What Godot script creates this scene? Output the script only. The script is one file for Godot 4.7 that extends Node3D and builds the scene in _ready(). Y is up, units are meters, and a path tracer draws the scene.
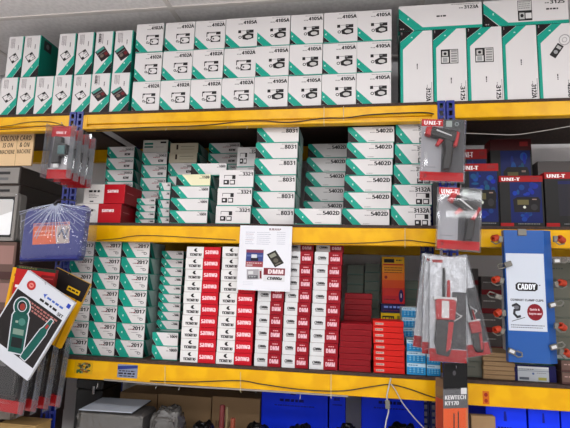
extends Node3D

# ---------------------------------------------------------------- camera model, read from the shelf lines of the photograph
const FOCAL := 460.0
const EYE := Vector3(0, 1.55, 1.98)
const TOP_Y := 2.334      # board tops of the three shelves in view
const MID_Y := 1.792
const LOW_Y := 1.182
const BASE_Y := 0.62
var AX := Vector3(3000, -17, 460).normalized()
var AY := Vector3.ZERO
var AZ := Vector3.ZERO
var rng := RandomNumberGenerator.new()
var taken := {}
var M := {}
var arts := {}

func ray(u: float, v: float) -> Vector3:
	var q := Vector3(u - 285.0, 214.0 - v, -FOCAL)
	return Vector3(AX.dot(q), AY.dot(q), AZ.dot(q))
func at(u: float, v: float, z := 0.0) -> Vector3:            # the point seen at a pixel on the upright plane at depth z
	var d := ray(u, v)
	return EYE + d * ((z - EYE.z) / d.z)
func on_level(u: float, y: float, z: float) -> float:        # x of the point seen in pixel column u, at height y and depth z
	var d0 := ray(u, 0.0); var d1 := ray(u, 1.0) - d0
	var k := (y - EYE.y) / (z - EYE.z)
	var v := (d0.y - k * d0.z) / (k * d1.z - d1.y)
	return at(u, v, z).x
func placed(tl: Vector2, tr: Vector2, bl: Vector2, z: float) -> Dictionary:   # an upright sheet at depth z: its frame has its origin at the foot's middle
	var a := at(tl.x, tl.y, z); var b := at(tr.x, tr.y, z); var c := at(bl.x, bl.y, z)
	var x := (b - a).normalized()
	var h := absf((a - c).dot(Vector3(-x.y, x.x, 0)))
	var w := (b - a).length()
	var y := Vector3(-x.y, x.x, 0)
	return {"w": w, "h": h, "xf": Transform3D(Basis(x, y, Vector3(0, 0, 1)), a + x * w / 2 - y * h)}

func _ready():
	rng.seed = 7
	AY = Vector3(87, 3214, -460); AY = (AY - AX * AX.dot(AY)).normalized(); AZ = AX.cross(AY)
	var cam := Camera3D.new(); cam.name = "camera"; cam.fov = rad_to_deg(2.0 * atan(214.0 / FOCAL)); cam.near = 0.05; cam.far = 40.0
	cam.transform = Transform3D(Basis(Vector3(AX.x, AY.x, AZ.x), Vector3(AX.y, AY.y, AZ.y), Vector3(AX.z, AY.z, AZ.z)), EYE)
	add_child(cam); cam.current = true
	var we := WorldEnvironment.new(); we.name = "environment"; var e := Environment.new()
	e.background_mode = Environment.BG_COLOR; e.background_color = Color(0.02, 0.02, 0.02); e.tonemap_mode = Environment.TONE_MAPPER_LINEAR; e.tonemap_exposure = EXPOSURE
	e.ambient_light_source = Environment.AMBIENT_SOURCE_DISABLED; e.sdfgi_enabled = true; e.ssao_enabled = true; e.ssil_enabled = true
	we.environment = e; add_child(we)
	materials(); room(); shelving()
	make_art(); top_shelf(); mid_shelf(); low_shelf(); mid_right()
	beyond(); under(); hanging(); display(); sheet_of_paper(); stickers(); cables()
const EXPOSURE := 1.0

# ---------------------------------------------------------------- mesh builder
class MB:
	var v := PackedVector3Array()
	var n := PackedVector3Array()
	var t := PackedVector2Array()
	var xf := Transform3D.IDENTITY
	func tri(a: Vector3, b: Vector3, c: Vector3, na: Vector3, nb: Vector3, nc: Vector3, ta := Vector2.ZERO, tb := Vector2.ZERO, tc := Vector2.ZERO):
		a = xf * a; b = xf * b; c = xf * c
		na = (xf.basis * na).normalized(); nb = (xf.basis * nb).normalized(); nc = (xf.basis * nc).normalized()
		if (b - a).cross(c - a).dot(na + nb + nc) > 0:
			v.append_array([a, c, b]); n.append_array([na, nc, nb]); t.append_array([ta, tc, tb])
		else:
			v.append_array([a, b, c]); n.append_array([na, nb, nc]); t.append_array([ta, tb, tc])
	func flat(a: Vector3, b: Vector3, c: Vector3, out: Vector3, ta := Vector2.ZERO, tb := Vector2.ZERO, tc := Vector2.ZERO):
		var m := (b - a).cross(c - a).normalized()
		if m.dot(out) < 0: m = -m
		tri(a, b, c, m, m, m, ta, tb, tc)
	func quad(a: Vector3, b: Vector3, c: Vector3, d: Vector3, out: Vector3, ta := Vector2.ZERO, tb := Vector2.ZERO, tc := Vector2.ZERO, td := Vector2.ZERO):
		flat(a, b, c, out, ta, tb, tc); flat(a, c, d, out, ta, tc, td)
	# a box with chamfered edges from lo to hi; uv: six rects for +x -x +y -y +z -z, or none
	func box(lo: Vector3, hi: Vector3, c := 0.001, uv: Array = []):
		var mid := (lo + hi) / 2; var half := (hi - lo) / 2
		c = minf(c, minf(half.x, minf(half.y, half.z)) * 0.6)
		var ax := [Vector3.RIGHT, Vector3.UP, Vector3.BACK]
		for k in 3:
			for s in [1.0, -1.0]:
				var o: Vector3 = ax[k] * s
				var e: Vector3 = ax[2] if k == 0 else ax[0]       # along u
				var f: Vector3 = ax[2] if k == 1 else ax[1]       # along v
				var he := absf(e.dot(half)) - c; var hf := absf(f.dot(half)) - c
				var p := mid + o * absf(o.dot(half))
				var q := [p - e * he + f * hf, p + e * he + f * hf, p + e * he - f * hf, p - e * he - f * hf]
				var r := Rect2(0, 0, 1, 1)
				if uv.size() == 6: r = uv[k * 2 + (0 if s > 0 else 1)]
				var uvs := [r.position, r.position + Vector2(r.size.x, 0), r.end, r.position + Vector2(0, r.size.y)]
				if (k == 0) or (k == 1 and s > 0): pass
				if k == 0: uvs = [uvs[1], uvs[0], uvs[3], uvs[2]]   # u runs from the front edge to the back
				if k == 1: uvs = [uvs[3], uvs[2], uvs[1], uvs[0]]
				quad(q[0], q[1], q[2], q[3], o, uvs[0], uvs[1], uvs[2], uvs[3])
				# chamfer strips shared with the next faces, each made once
				for edge in [[f, hf, e, he, 0, 1], [-f, hf, e, he, 3, 2], [e, he, f, hf, 1, 2], [-e, he, f, hf, 0, 3]]:
					var g: Vector3 = edge[0]
					if k == 2 or (k == 0 and absf(g.y) > 0.5):
						var a0: Vector3 = q[edge[4]]; var a1: Vector3 = q[edge[5]]
						var sh := g * c - o * c
						quad(a0, a1, a1 + sh, a0 + sh, o + g, uvs[edge[4]], uvs[edge[5]], uvs[edge[5]], uvs[edge[4]])
		for sx in [1.0, -1.0]:
			for sy in [1.0, -1.0]:
				for sz in [1.0, -1.0]:
					var s3 := Vector3(sx, sy, sz)
					var k3 := mid + s3 * half
					flat(k3 - Vector3(0, sy, sz) * c, k3 - Vector3(sx, 0, sz) * c, k3 - Vector3(sx, sy, 0) * c, s3)
	# an upright prism over a flat outline (x, y) from z0 to z1 with a bevelled front rim
	func prism(p: PackedVector2Array, z0: float, z1: float, bevel := 0.0, uvr := Rect2(0, 0, 0, 0)):
		var ps := p.duplicate()
		if Geometry2D.is_polygon_clockwise(ps): ps.reverse()
		var m := ps.size()
		var inn := PackedVector2Array()
		for i in m:
			var e0 := (ps[i] - ps[(i + m - 1) % m]).normalized(); var e1 := (ps[(i + 1) % m] - ps[i]).normalized()
			var nn := (Vector2(-e0.y, e0.x) + Vector2(-e1.y, e1.x)).normalized()
			inn.append(ps[i] + nn * bevel)
		var lo := ps[0]; var hi := ps[0]
		for q in ps: lo = lo.min(q); hi = hi.max(q)
		var tx := func(q: Vector2) -> Vector2:
			return uvr.position + Vector2((q.x - lo.x) / maxf(hi.x - lo.x, 1e-6), (hi.y - q.y) / maxf(hi.y - lo.y, 1e-6)) * uvr.size
		var face := inn if bevel > 0 else ps
		var ix := Geometry2D.triangulate_polygon(face)
		for i in range(0, ix.size(), 3):
			var a := face[ix[i]]; var b := face[ix[i + 1]]; var c := face[ix[i + 2]]
			flat(Vector3(a.x, a.y, z1), Vector3(b.x, b.y, z1), Vector3(c.x, c.y, z1), Vector3.BACK, tx.call(a), tx.call(b), tx.call(c))
		ix = Geometry2D.triangulate_polygon(ps)
		for i in range(0, ix.size(), 3):
			var a := ps[ix[i]]; var b := ps[ix[i + 1]]; var c := ps[ix[i + 2]]
			flat(Vector3(a.x, a.y, z0), Vector3(b.x, b.y, z0), Vector3(c.x, c.y, z0), Vector3.FORWARD, tx.call(a), tx.call(b), tx.call(c))
		for i in m:
			var j := (i + 1) % m
			var a := ps[i]; var b := ps[j]
			var o := Vector3(b.y - a.y, a.x - b.x, 0)
			quad(Vector3(a.x, a.y, z0), Vector3(b.x, b.y, z0), Vector3(b.x, b.y, z1 - bevel), Vector3(a.x, a.y, z1 - bevel), o, tx.call(a), tx.call(b), tx.call(b), tx.call(a))
			if bevel > 0:
				var c := inn[j]; var d := inn[i]
				quad(Vector3(a.x, a.y, z1 - bevel), Vector3(b.x, b.y, z1 - bevel), Vector3(c.x, c.y, z1), Vector3(d.x, d.y, z1), o.normalized() + Vector3.BACK, tx.call(a), tx.call(b), tx.call(c), tx.call(d))
	func tube(p: Array, r: float, sides := 8, closed_ends := true):
		var m := p.size(); var up := Vector3.UP
		var rings := []
		for i in m:
			var d: Vector3 = (p[mini(i + 1, m - 1)] - p[maxi(i - 1, 0)]).normalized()
			if absf(d.dot(up)) > 0.95: up = Vector3.BACK if absf(d.dot(Vector3.BACK)) < 0.9 else Vector3.RIGHT
			var a := d.cross(up).normalized(); var b := a.cross(d)
			var ring := []
			for k in sides:
				var w := TAU * k / sides
				ring.append(a * cos(w) + b * sin(w))
			rings.append(ring); up = b
		for i in m - 1:
			for k in sides:
				var l := (k + 1) % sides
				var n0: Vector3 = rings[i][k]; var n1: Vector3 = rings[i][l]; var n2: Vector3 = rings[i + 1][l]; var n3: Vector3 = rings[i + 1][k]
				tri(p[i] + n0 * r, p[i] + n1 * r, p[i + 1] + n2 * r, n0, n1, n2)
				tri(p[i] + n0 * r, p[i + 1] + n2 * r, p[i + 1] + n3 * r, n0, n2, n3)
		if closed_ends:
			for e in [0, m - 1]:
				var o: Vector3 = (p[0] - p[1]) if e == 0 else (p[m - 1] - p[m - 2])
				for k in sides - 2:
					flat(p[e] + rings[e][0] * r, p[e] + rings[e][k + 1] * r, p[e] + rings[e][k + 2] * r, o)
	func lathe(pr: Array, seg := 16):                                # profile of (radius, height), about y
		for i in pr.size() - 1:
			var d: Vector2 = pr[i + 1] - pr[i]
			var nn := Vector2(d.y, -d.x).normalized()
			for k in seg:
				var a := TAU * k / seg; var b := TAU * (k + 1) / seg
				var f := func(q: Vector2, w: float) -> Vector3: return Vector3(q.x * cos(w), q.y, q.x * sin(w))
				var na := Vector3(nn.x * cos(a), nn.y, nn.x * sin(a)); var nb := Vector3(nn.x * cos(b), nn.y, nn.x * sin(b))
				tri(f.call(pr[i], a), f.call(pr[i], b), f.call(pr[i + 1], b), na, nb, nb)
				tri(f.call(pr[i], a), f.call(pr[i + 1], b), f.call(pr[i + 1], a), na, nb, na)
	func sheet(fn: Callable, nu: int, nv: int):                      # smooth surface through fn(u, v) -> Vector3
		var g := []
		for j in nv + 1:
			var row := []
			for i in nu + 1: row.append(fn.call(float(i) / nu, float(j) / nv))
			g.append(row)
		var nn := func(i: int, j: int) -> Vector3:
			var du: Vector3 = g[j][mini(i + 1, nu)] - g[j][maxi(i - 1, 0)]
			var dv: Vector3 = g[mini(j + 1, nv)][i] - g[maxi(j - 1, 0)][i]
			var c := dv.cross(du)
			return c.normalized() if c.length() > 1e-12 else Vector3.BACK
		for j in nv:
			for i in nu:
				var a := Vector2(float(i) / nu, float(j) / nv); var b := Vector2(float(i + 1) / nu, float(j + 1) / nv)
				tri(g[j][i], g[j][i + 1], g[j + 1][i + 1], nn.call(i, j), nn.call(i + 1, j), nn.call(i + 1, j + 1), a, Vector2(b.x, a.y), b)
				tri(g[j][i], g[j + 1][i + 1], g[j + 1][i], nn.call(i, j), nn.call(i + 1, j + 1), nn.call(i, j + 1), a, b, Vector2(a.x, b.y))
	func mesh() -> ArrayMesh:
		var ar := []; ar.resize(Mesh.ARRAY_MAX)
		ar[Mesh.ARRAY_VERTEX] = v; ar[Mesh.ARRAY_NORMAL] = n; ar[Mesh.ARRAY_TEX_UV] = t
		var o := ArrayMesh.new(); o.add_surface_from_arrays(Mesh.PRIMITIVE_TRIANGLES, ar)
		return o

# ---------------------------------------------------------------- print: flat artwork drawn in millimetres
class Art:
	var im: Image
	var s: float
	var xf := Transform2D.IDENTITY
	static var glyphs := {}
	func _init(w: float, h: float, c: Color, scale := 1.6):
		s = scale
		im = Image.create(int(ceil(w * s)), int(ceil(h * s)), false, Image.FORMAT_RGB8)
		im.fill(c)
	func poly(p: Array, c: Color):
		var q := PackedVector2Array()
		var y0 := 1e9; var y1 := -1e9
		for k in p:
			var z: Vector2 = (xf * k) * s
			q.append(z); y0 = minf(y0, z.y); y1 = maxf(y1, z.y)
		var m := q.size()
		for y in range(maxi(0, int(floor(y0))), mini(im.get_height() - 1, int(ceil(y1))) + 1):
			var yc := y + 0.5
			var xs := []
			for i in m:
				var a := q[i]; var b := q[(i + 1) % m]
				if (a.y <= yc) != (b.y <= yc): xs.append(a.x + (yc - a.y) / (b.y - a.y) * (b.x - a.x))
			xs.sort()
			for i in range(0, xs.size() - 1, 2):
				var x0 := maxi(0, int(round(xs[i]))); var x1 := mini(im.get_width(), int(round(xs[i + 1])))
				if x1 > x0: im.fill_rect(Rect2i(x0, y, x1 - x0, 1), c)
	func rect(x: float, y: float, w: float, h: float, c: Color):
		poly([Vector2(x, y), Vector2(x + w, y), Vector2(x + w, y + h), Vector2(x, y + h)], c)
	func line(a: Vector2, b: Vector2, w: float, c: Color):
		var d := (b - a).normalized(); var o := Vector2(-d.y, d.x) * w / 2
		poly([a + o, b + o, b - o, a - o], c)
	func oval(x: float, y: float, rx: float, ry: float, c: Color):
		var p := []
		for k in 20: p.append(Vector2(x + rx * cos(TAU * k / 20), y + ry * sin(TAU * k / 20)))
		poly(p, c)
	func path(p: Array, w: float, c: Color):
		for i in p.size() - 1: line(p[i], p[i + 1], w, c); oval(p[i].x, p[i].y, w / 2, w / 2, c)
	func tiny(x: float, y: float, w: float, h: float, c: Color, sd := 1):          # a line of type too small to read
		var g := RandomNumberGenerator.new(); g.seed = sd
		var q := x
		while q < x + w:
			var l := minf(g.randf_range(1.5, 5.0) * h / 2.0, x + w - q)
			rect(q, y, l, h, c); q += l + h * 0.55
	func text(t: String, x: float, y: float, h: float, c: Color, w := 0.0, bold := 0.0, slant := 0.0):   # x, y: top left; w: width to fill, 0 = natural
		if not glyphs.has(t):
			var tm := TextMesh.new(); var f := SystemFont.new(); f.font_names = PackedStringArray(["Droid Sans"]); f.font_weight = 700
			tm.font = f; tm.font_size = 64; tm.pixel_size = 0.01; tm.depth = 0.0; tm.text = t
			var ar := tm.get_mesh_arrays()
			var vs: PackedVector3Array = ar[Mesh.ARRAY_VERTEX]; var ix: PackedInt32Array = ar[Mesh.ARRAY_INDEX]
			var pts := PackedVector2Array()
			var lo := Vector2(1e9, 1e9); var hi := -lo
			for i in ix:
				var p := Vector2(vs[i].x, -vs[i].y); pts.append(p); lo = lo.min(p); hi = hi.max(p)
			for i in pts.size(): pts[i] = pts[i] - lo
			glyphs[t] = [pts, hi - lo]
		var pts: PackedVector2Array = glyphs[t][0]; var size: Vector2 = glyphs[t][1]
		var ky := h / size.y; var kx := (w / size.x) if w > 0 else ky
		for b in ([0.0, bold] if bold > 0 else [0.0]):
			for i in range(0, pts.size(), 3):
				var q := []
				for k in 3: q.append(Vector2(x + b + pts[i + k].x * kx + slant * (h - pts[i + k].y * ky), y + pts[i + k].y * ky))
				poly(q, c)
	func tex() -> ImageTexture:
		im.generate_mipmaps()
		return ImageTexture.create_from_image(im)

# ---------------------------------------------------------------- naming and placing
func numbered(called: String) -> String:
	if not taken.has(called):
		taken[called] = 0; return called
	taken[called] += 1
	return "%s_%03d" % [called, taken[called]]
func thing(called: String, label: String, category: String, xf := Transform3D.IDENTITY, group := "") -> Node3D:
	var o := Node3D.new(); o.name = numbered(called); add_child(o); o.transform = xf
	o.set_meta("label", label); o.set_meta("category", category)
	if group: o.set_meta("group", group)
	return o
func part(called: String, mb: MB, m: Material, parent: Node3D) -> MeshInstance3D:
	var o := MeshInstance3D.new(); o.name = called; o.mesh = mb.mesh(); o.material_override = m
	parent.add_child(o, true); return o
func solo(called: String, mb: MB, m: Material, label: String, category: String, group := "") -> MeshInstance3D:
	var o := MeshInstance3D.new(); o.name = numbered(called); o.mesh = mb.mesh(); o.material_override = m
	add_child(o); o.set_meta("label", label); o.set_meta("category", category)
	if group: o.set_meta("group", group)
	return o
func struct(called: String, mb: MB, m: Material) -> MeshInstance3D:
	var o := MeshInstance3D.new(); o.name = called; o.mesh = mb.mesh(); o.material_override = m
	add_child(o); o.set_meta("kind", "structure"); return o
func boxed(lo: Vector3, hi: Vector3, c := 0.001) -> MB:
	var b := MB.new(); b.box(lo, hi, c); return b
func mat(c: Color, rough := 0.5, metal := 0.0, spec := 0.5) -> StandardMaterial3D:
	var m := StandardMaterial3D.new(); m.albedo_color = c; m.roughness = rough; m.metallic = metal; m.metallic_specular = spec
	return m
func printed(a: Art, rough := 0.42, spec := 0.3) -> StandardMaterial3D:
	var m := mat(Color.WHITE, rough, 0.0, spec); m.albedo_texture = a.tex(); return m
func clear(alpha := 0.12, rough := 0.06, tint := Color(0.93, 0.95, 0.97)) -> StandardMaterial3D:
	var m := mat(Color(tint.r, tint.g, tint.b, alpha), rough); m.transparency = BaseMaterial3D.TRANSPARENCY_ALPHA
	return m
func noise_tex(freq: float, a: Color, b: Color, sd := 1, size := 256, normal := false, bump := 4.0, kind := FastNoiseLite.TYPE_SIMPLEX_SMOOTH) -> Texture2D:
	var n := FastNoiseLite.new(); n.noise_type = kind; n.frequency = freq; n.seed = sd; n.fractal_octaves = 4
	var im := n.get_seamless_image(size, size)
	if normal:
		im.convert(Image.FORMAT_RGBA8); im.bump_map_to_normal_map(bump)
	else:
		var o := Image.create(size, size, false, Image.FORMAT_RGB8)
		for y in size:
			for x in size:
				var k := smoothstep(0.25, 0.75, im.get_pixel(x, y).r)
				o.set_pixel(x, y, a.lerp(b, k))
		im = o
	im.generate_mipmaps()
	return ImageTexture.create_from_image(im)
func nth(i: int) -> String:
	return ["first", "second", "third", "fourth", "fifth", "sixth", "seventh", "eighth", "ninth", "tenth", "eleventh", "twelfth"][i]
func level(i: int, n: int) -> String:
	if n == 1: return "lone"
	if i == 0: return "lowest"
	if i == n - 1: return "topmost"
	return nth(i) + " from bottom"

# ---------------------------------------------------------------- cartons
# an artwork image holds front (w x h), one side (d x h) beside it and the top (w x d) below it
func carton_art(key: String, w: float, h: float, d: float, base: Color, draw_front: Callable, draw_side = null, draw_top = null, rough := 0.42):
	var a := Art.new(w + d, h + d, base, 1.5)
	draw_front.call(a, w, h)
	if draw_side != null:
		a.xf = Transform2D(0.0, Vector2(w, 0)); draw_side.call(a, d, h)
	if draw_top != null:
		a.xf = Transform2D(0.0, Vector2(0, h)); draw_top.call(a, w, d)
	arts[key] = {"m": printed(a, rough), "w": w, "h": h, "d": d}
func carton(called: String, key: String, w: float, h: float, d: float) -> Node3D:      # a tuck-end carton: origin at the foot of its front
	var A: Dictionary = arts[key]
	var tw: float = A.w + A.d; var th: float = A.h + A.d
	var f := Rect2(0.5 / tw, 0.5 / th, (A.w - 1) / tw, (A.h - 1) / th)
	var sd := Rect2((A.w + 0.5) / tw, 0.5 / th, (A.d - 1) / tw, (A.h - 1) / th)
	var tp := Rect2(0.5 / tw, (A.h + 0.5) / th, (A.w - 1) / tw, (A.d - 1) / th)
	var o := Node3D.new(); o.name = called
	var b := MB.new(); b.box(Vector3(-w / 2, 0, -d), Vector3(w / 2, h, -0.0008), 0.0012, [sd, sd, tp, tp, f, f])
	part("body", b, A.m, o)
	var fl := MB.new(); fl.box(Vector3(-w / 2 + 0.001, 0.0008, -0.0008), Vector3(w / 2 - 0.001, h - 0.0012, 0.0), 0.0004, [f, f, f, f, f, f])
	part("end_flap", fl, A.m, o)
	return o
# n cartons on each other: u0, u1 pixel columns of the foot's ends, ut the left end at the top, vt the pixel row of the top
func stack(called: String, key: String, n: int, base: float, z: float, d: float, u0: float, u1: float, ut: float, vt: float, label: String, group: String, loose := 1.0, from_top := 0) -> float:
	var x0 := on_level(u0, base, z); var x1 := on_level(u1, base, z)
	var y1 := at(ut, vt, z).y
	var xt := at(ut, vt, z).x
	var h := (y1 - base) / n
	var w := x1 - x0 - 0.0012
	var proto := carton(called, key, w, h - 0.0006, d)
	for i in n:
		var o: Node3D = proto if i == n - 1 else proto.duplicate()
		o.name = numbered(called); add_child(o)
		o.position = Vector3(lerpf(x0, xt, (i + 0.0) / n) + w / 2 + 0.0006 + rng.randf_range(-0.0012, 0.0012) * loose, base + i * h, z + rng.randf_range(-0.004, 0.0) * loose)
		o.rotation.y = rng.randf_range(-0.006, 0.006) * loose
		o.set_meta("label", label % level(i, n)); o.set_meta("category", "carton"); o.set_meta("group", group)
	return h
func one(called: String, key: String, w: float, h: float, d: float, pos: Vector3, turn: float, label: String, group := "") -> Node3D:
	var o := carton(called, key, w, h, d)
	o.name = numbered(called); add_child(o); o.position = pos; o.rotation.y = turn
	o.set_meta("label", label); o.set_meta("category", "carton")
	if group: o.set_meta("group", group)
	return o

# ---------------------------------------------------------------- the room
func room():
	var c := 2.87
	var wl := -3.4; var wr := 3.0; var zb := -0.70; var zf := 8.4
	struct("floor", boxed(Vector3(wl - 0.1, -0.1, zb - 0.1), Vector3(wr + 0.1, 0, zf + 0.1), 0.001), M.floor)
	struct("wall_back", boxed(Vector3(wl - 0.1, 0, zb - 0.1), Vector3(wr + 0.1, c + 0.1, zb), 0.001), M.wall)
	struct("wall_left", boxed(Vector3(wl - 0.1, 0, zb), Vector3(wl, c + 0.1, zf), 0.001), M.wall)
	struct("wall_right", boxed(Vector3(wr, 0, zb), Vector3(wr + 0.1, c + 0.1, zf), 0.001), M.wall)
	struct("wall_front", boxed(Vector3(wl - 0.1, 0, zf), Vector3(wr + 0.1, c + 0.1, zf + 0.1), 0.001), M.wall)
	# suspended ceiling: tiles laid in a grid of flat bars
	var s := struct("ceiling", boxed(Vector3(wl - 0.1, c + 0.03, zb), Vector3(wr + 0.1, c + 0.13, zf), 0.001), M.wall)
	var x := -0.914 - 1.22 * 2; var zs := []
	var zz := -0.022 - 0.61
	while zz < zf: zs.append(zz); zz += 0.61
	var xs := []
	while x < wr + 1.2: xs.append(x); x += 1.22
	for i in xs.size() - 1:
		for j in zs.size():
			var x0: float = maxf(xs[i] + 0.004, wl); var x1: float = minf(xs[i + 1] - 0.004, wr); var z0: float = maxf(zs[j] + 0.004, zb); var z1: float = minf(zs[j] + 0.606, zf)
			if x1 - x0 < 0.05 or z1 - z0 < 0.05: continue
			part("tile", boxed(Vector3(x0, c + 0.004, z0), Vector3(x1, c + 0.018, z1), 0.002), M.tile, s)
	for xx in xs:
		if xx > wl and xx < wr: part("grid_bar", boxed(Vector3(xx - 0.012, c - 0.003, zb), Vector3(xx + 0.012, c + 0.004, zf), 0.001), M.bar, s)
	for z in zs:
		if z > zb: part("grid_bar", boxed(Vector3(wl, c - 0.0035, z - 0.013), Vector3(wr, c + 0.0035, z + 0.013), 0.001), M.bar, s)
	# fluorescent panels set under the tiles
	for q in panels():
		var t := thing("ceiling_light", "surface fluorescent ceiling light with a bright wraparound diffuser", "ceiling light", Transform3D(Basis.IDENTITY, q), "fluorescent ceiling panels")
		part("panel_frame", boxed(Vector3(-0.62, -0.014, -0.16), Vector3(0.62, -0.0035, 0.16), 0.002), M.bar, t)
		part("diffuser", boxed(Vector3(-0.60, -0.085, -0.14), Vector3(0.60, -0.014, 0.14), 0.012), M.lamp, t)
		# the diffuser glows downward and, less, from its two long sides
		for f in [[Vector3(0, -0.087, 0), Vector3(-PI / 2, 0, 0), Vector2(1.2, 0.28), LAMP], [Vector3(0, -0.05, -0.142), Vector3.ZERO, Vector2(1.2, 0.07), LAMP * 0.2], [Vector3(0, -0.05, 0.142), Vector3(0, PI, 0), Vector2(1.2, 0.07), LAMP * 0.2]]:
			var l := AreaLight3D.new(); l.name = "panel_light"; l.area_size = f[2]; l.light_color = Color(0.975, 0.985, 1.0); l.light_energy = f[3]; l.area_range = 12.0; l.shadow_enabled = true
			l.rotation = f[1]; l.position = f[0]; t.add_child(l, true)
const LAMP := 1.34
func panels() -> Array:
	var o := []
	for z in [1.55, 3.38, 5.21, 7.04]:
		for x in [-2.234, -0.2, 1.8]: o.append(Vector3(x, 2.8665, z))
	return o

func materials():
	M.yellow = mat(Color.WHITE, 0.32, 0.0, 0.35); M.yellow.albedo_texture = noise_tex(0.012, Color(0.90, 0.68, 0.0), Color(0.86, 0.63, 0.0), 3); M.yellow.uv1_triplanar = true; M.yellow.uv1_world_triplanar = true; M.yellow.uv1_scale = Vector3(2.2, 2.2, 2.2)
	M.chip = mat(Color.WHITE, 0.75); M.chip.albedo_texture = noise_tex(0.05, Color(0.25, 0.165, 0.125), Color(0.19, 0.125, 0.095), 5); M.chip.uv1_triplanar = true; M.chip.uv1_world_triplanar = true; M.chip.uv1_scale = Vector3(4, 4, 4)
	M.blue_steel = mat(Color(0.05, 0.13, 0.48), 0.35)
	M.wall = mat(Color(0.91, 0.90, 0.90), 0.9)
	M.tile = mat(Color.WHITE, 0.95); M.tile.albedo_texture = noise_tex(0.09, Color(0.94, 0.92, 0.915), Color(0.90, 0.88, 0.875), 9); M.tile.uv1_triplanar = true; M.tile.uv1_world_triplanar = true; M.tile.uv1_scale = Vector3(1.5, 1.5, 1.5)
	M.bar = mat(Color(0.86, 0.83, 0.81), 0.5)
	M.floor = mat(Color.WHITE, 0.5); M.floor.albedo_texture = noise_tex(0.02, Color(0.88, 0.87, 0.86), Color(0.84, 0.83, 0.82), 11); M.floor.uv1_triplanar = true; M.floor.uv1_world_triplanar = true
	M.lamp = mat(Color(0.95, 0.95, 0.95), 0.4); M.lamp.emission_enabled = true; M.lamp.emission = Color(1.0, 0.98, 0.95); M.lamp.emission_energy_multiplier = 1.5
	M.film = clear(0.06, 0.04, Color(0.3, 0.31, 0.33)); M.film_rim = clear(0.30, 0.1, Color(0.55, 0.57, 0.6))
	M.film_crinkled = clear(0.13, 0.05, Color(0.45, 0.46, 0.48)); M.fold = clear(0.5, 0.12, Color(0.80, 0.83, 0.92)); M.film_crinkled.normal_enabled = true; M.film_crinkled.normal_texture = noise_tex(0.02, Color.WHITE, Color.WHITE, 13, 256, true, 14.0); M.film_crinkled.normal_scale = 1.0; M.film_crinkled.uv1_triplanar = true; M.film_crinkled.uv1_scale = Vector3(7, 7, 7)
	M.bag = clear(0.14, 0.06, Color(0.4, 0.42, 0.5))
	M.black_plastic = mat(Color(0.055, 0.052, 0.052), 0.4); M.red_plastic = mat(Color(0.66, 0.06, 0.08), 0.35); M.pale_plastic = mat(Color(0.80, 0.80, 0.80), 0.3); M.teal_plastic = mat(Color(0.20, 0.36, 0.36), 0.3); M.grey_plastic = mat(Color(0.38, 0.38, 0.38), 0.4); M.orange_plastic = mat(Color(0.68, 0.20, 0.08), 0.45)
	M.blue_plastic = mat(Color(0.085, 0.135, 0.46), 0.35); M.display_blue = mat(Color(0.04, 0.305, 0.60), 0.3)
	M.crinkle = noise_tex(0.02, Color.WHITE, Color.WHITE, 15, 256, true, 10.0)
	M.chrome = mat(Color(0.75, 0.75, 0.76), 0.25, 1.0); M.clip_steel = mat(Color(0.46, 0.45, 0.42), 0.4, 0.6); M.case_shell = mat(Color(0.24, 0.205, 0.185), 0.6); M.grey_metal = mat(Color(0.52, 0.50, 0.48), 0.5, 0.1)

# ---------------------------------------------------------------- artwork of the carton kinds
const WHITE := Color(0.845, 0.83, 0.825)
const TEAL := Color(0.10, 0.60, 0.52)
const TEAL_DARK := Color(0.06, 0.40, 0.35)
const DARK := Color(0.115, 0.09, 0.095)
const INK := Color(0.13, 0.12, 0.125)
const GREY_INK := Color(0.42, 0.41, 0.41)
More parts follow.
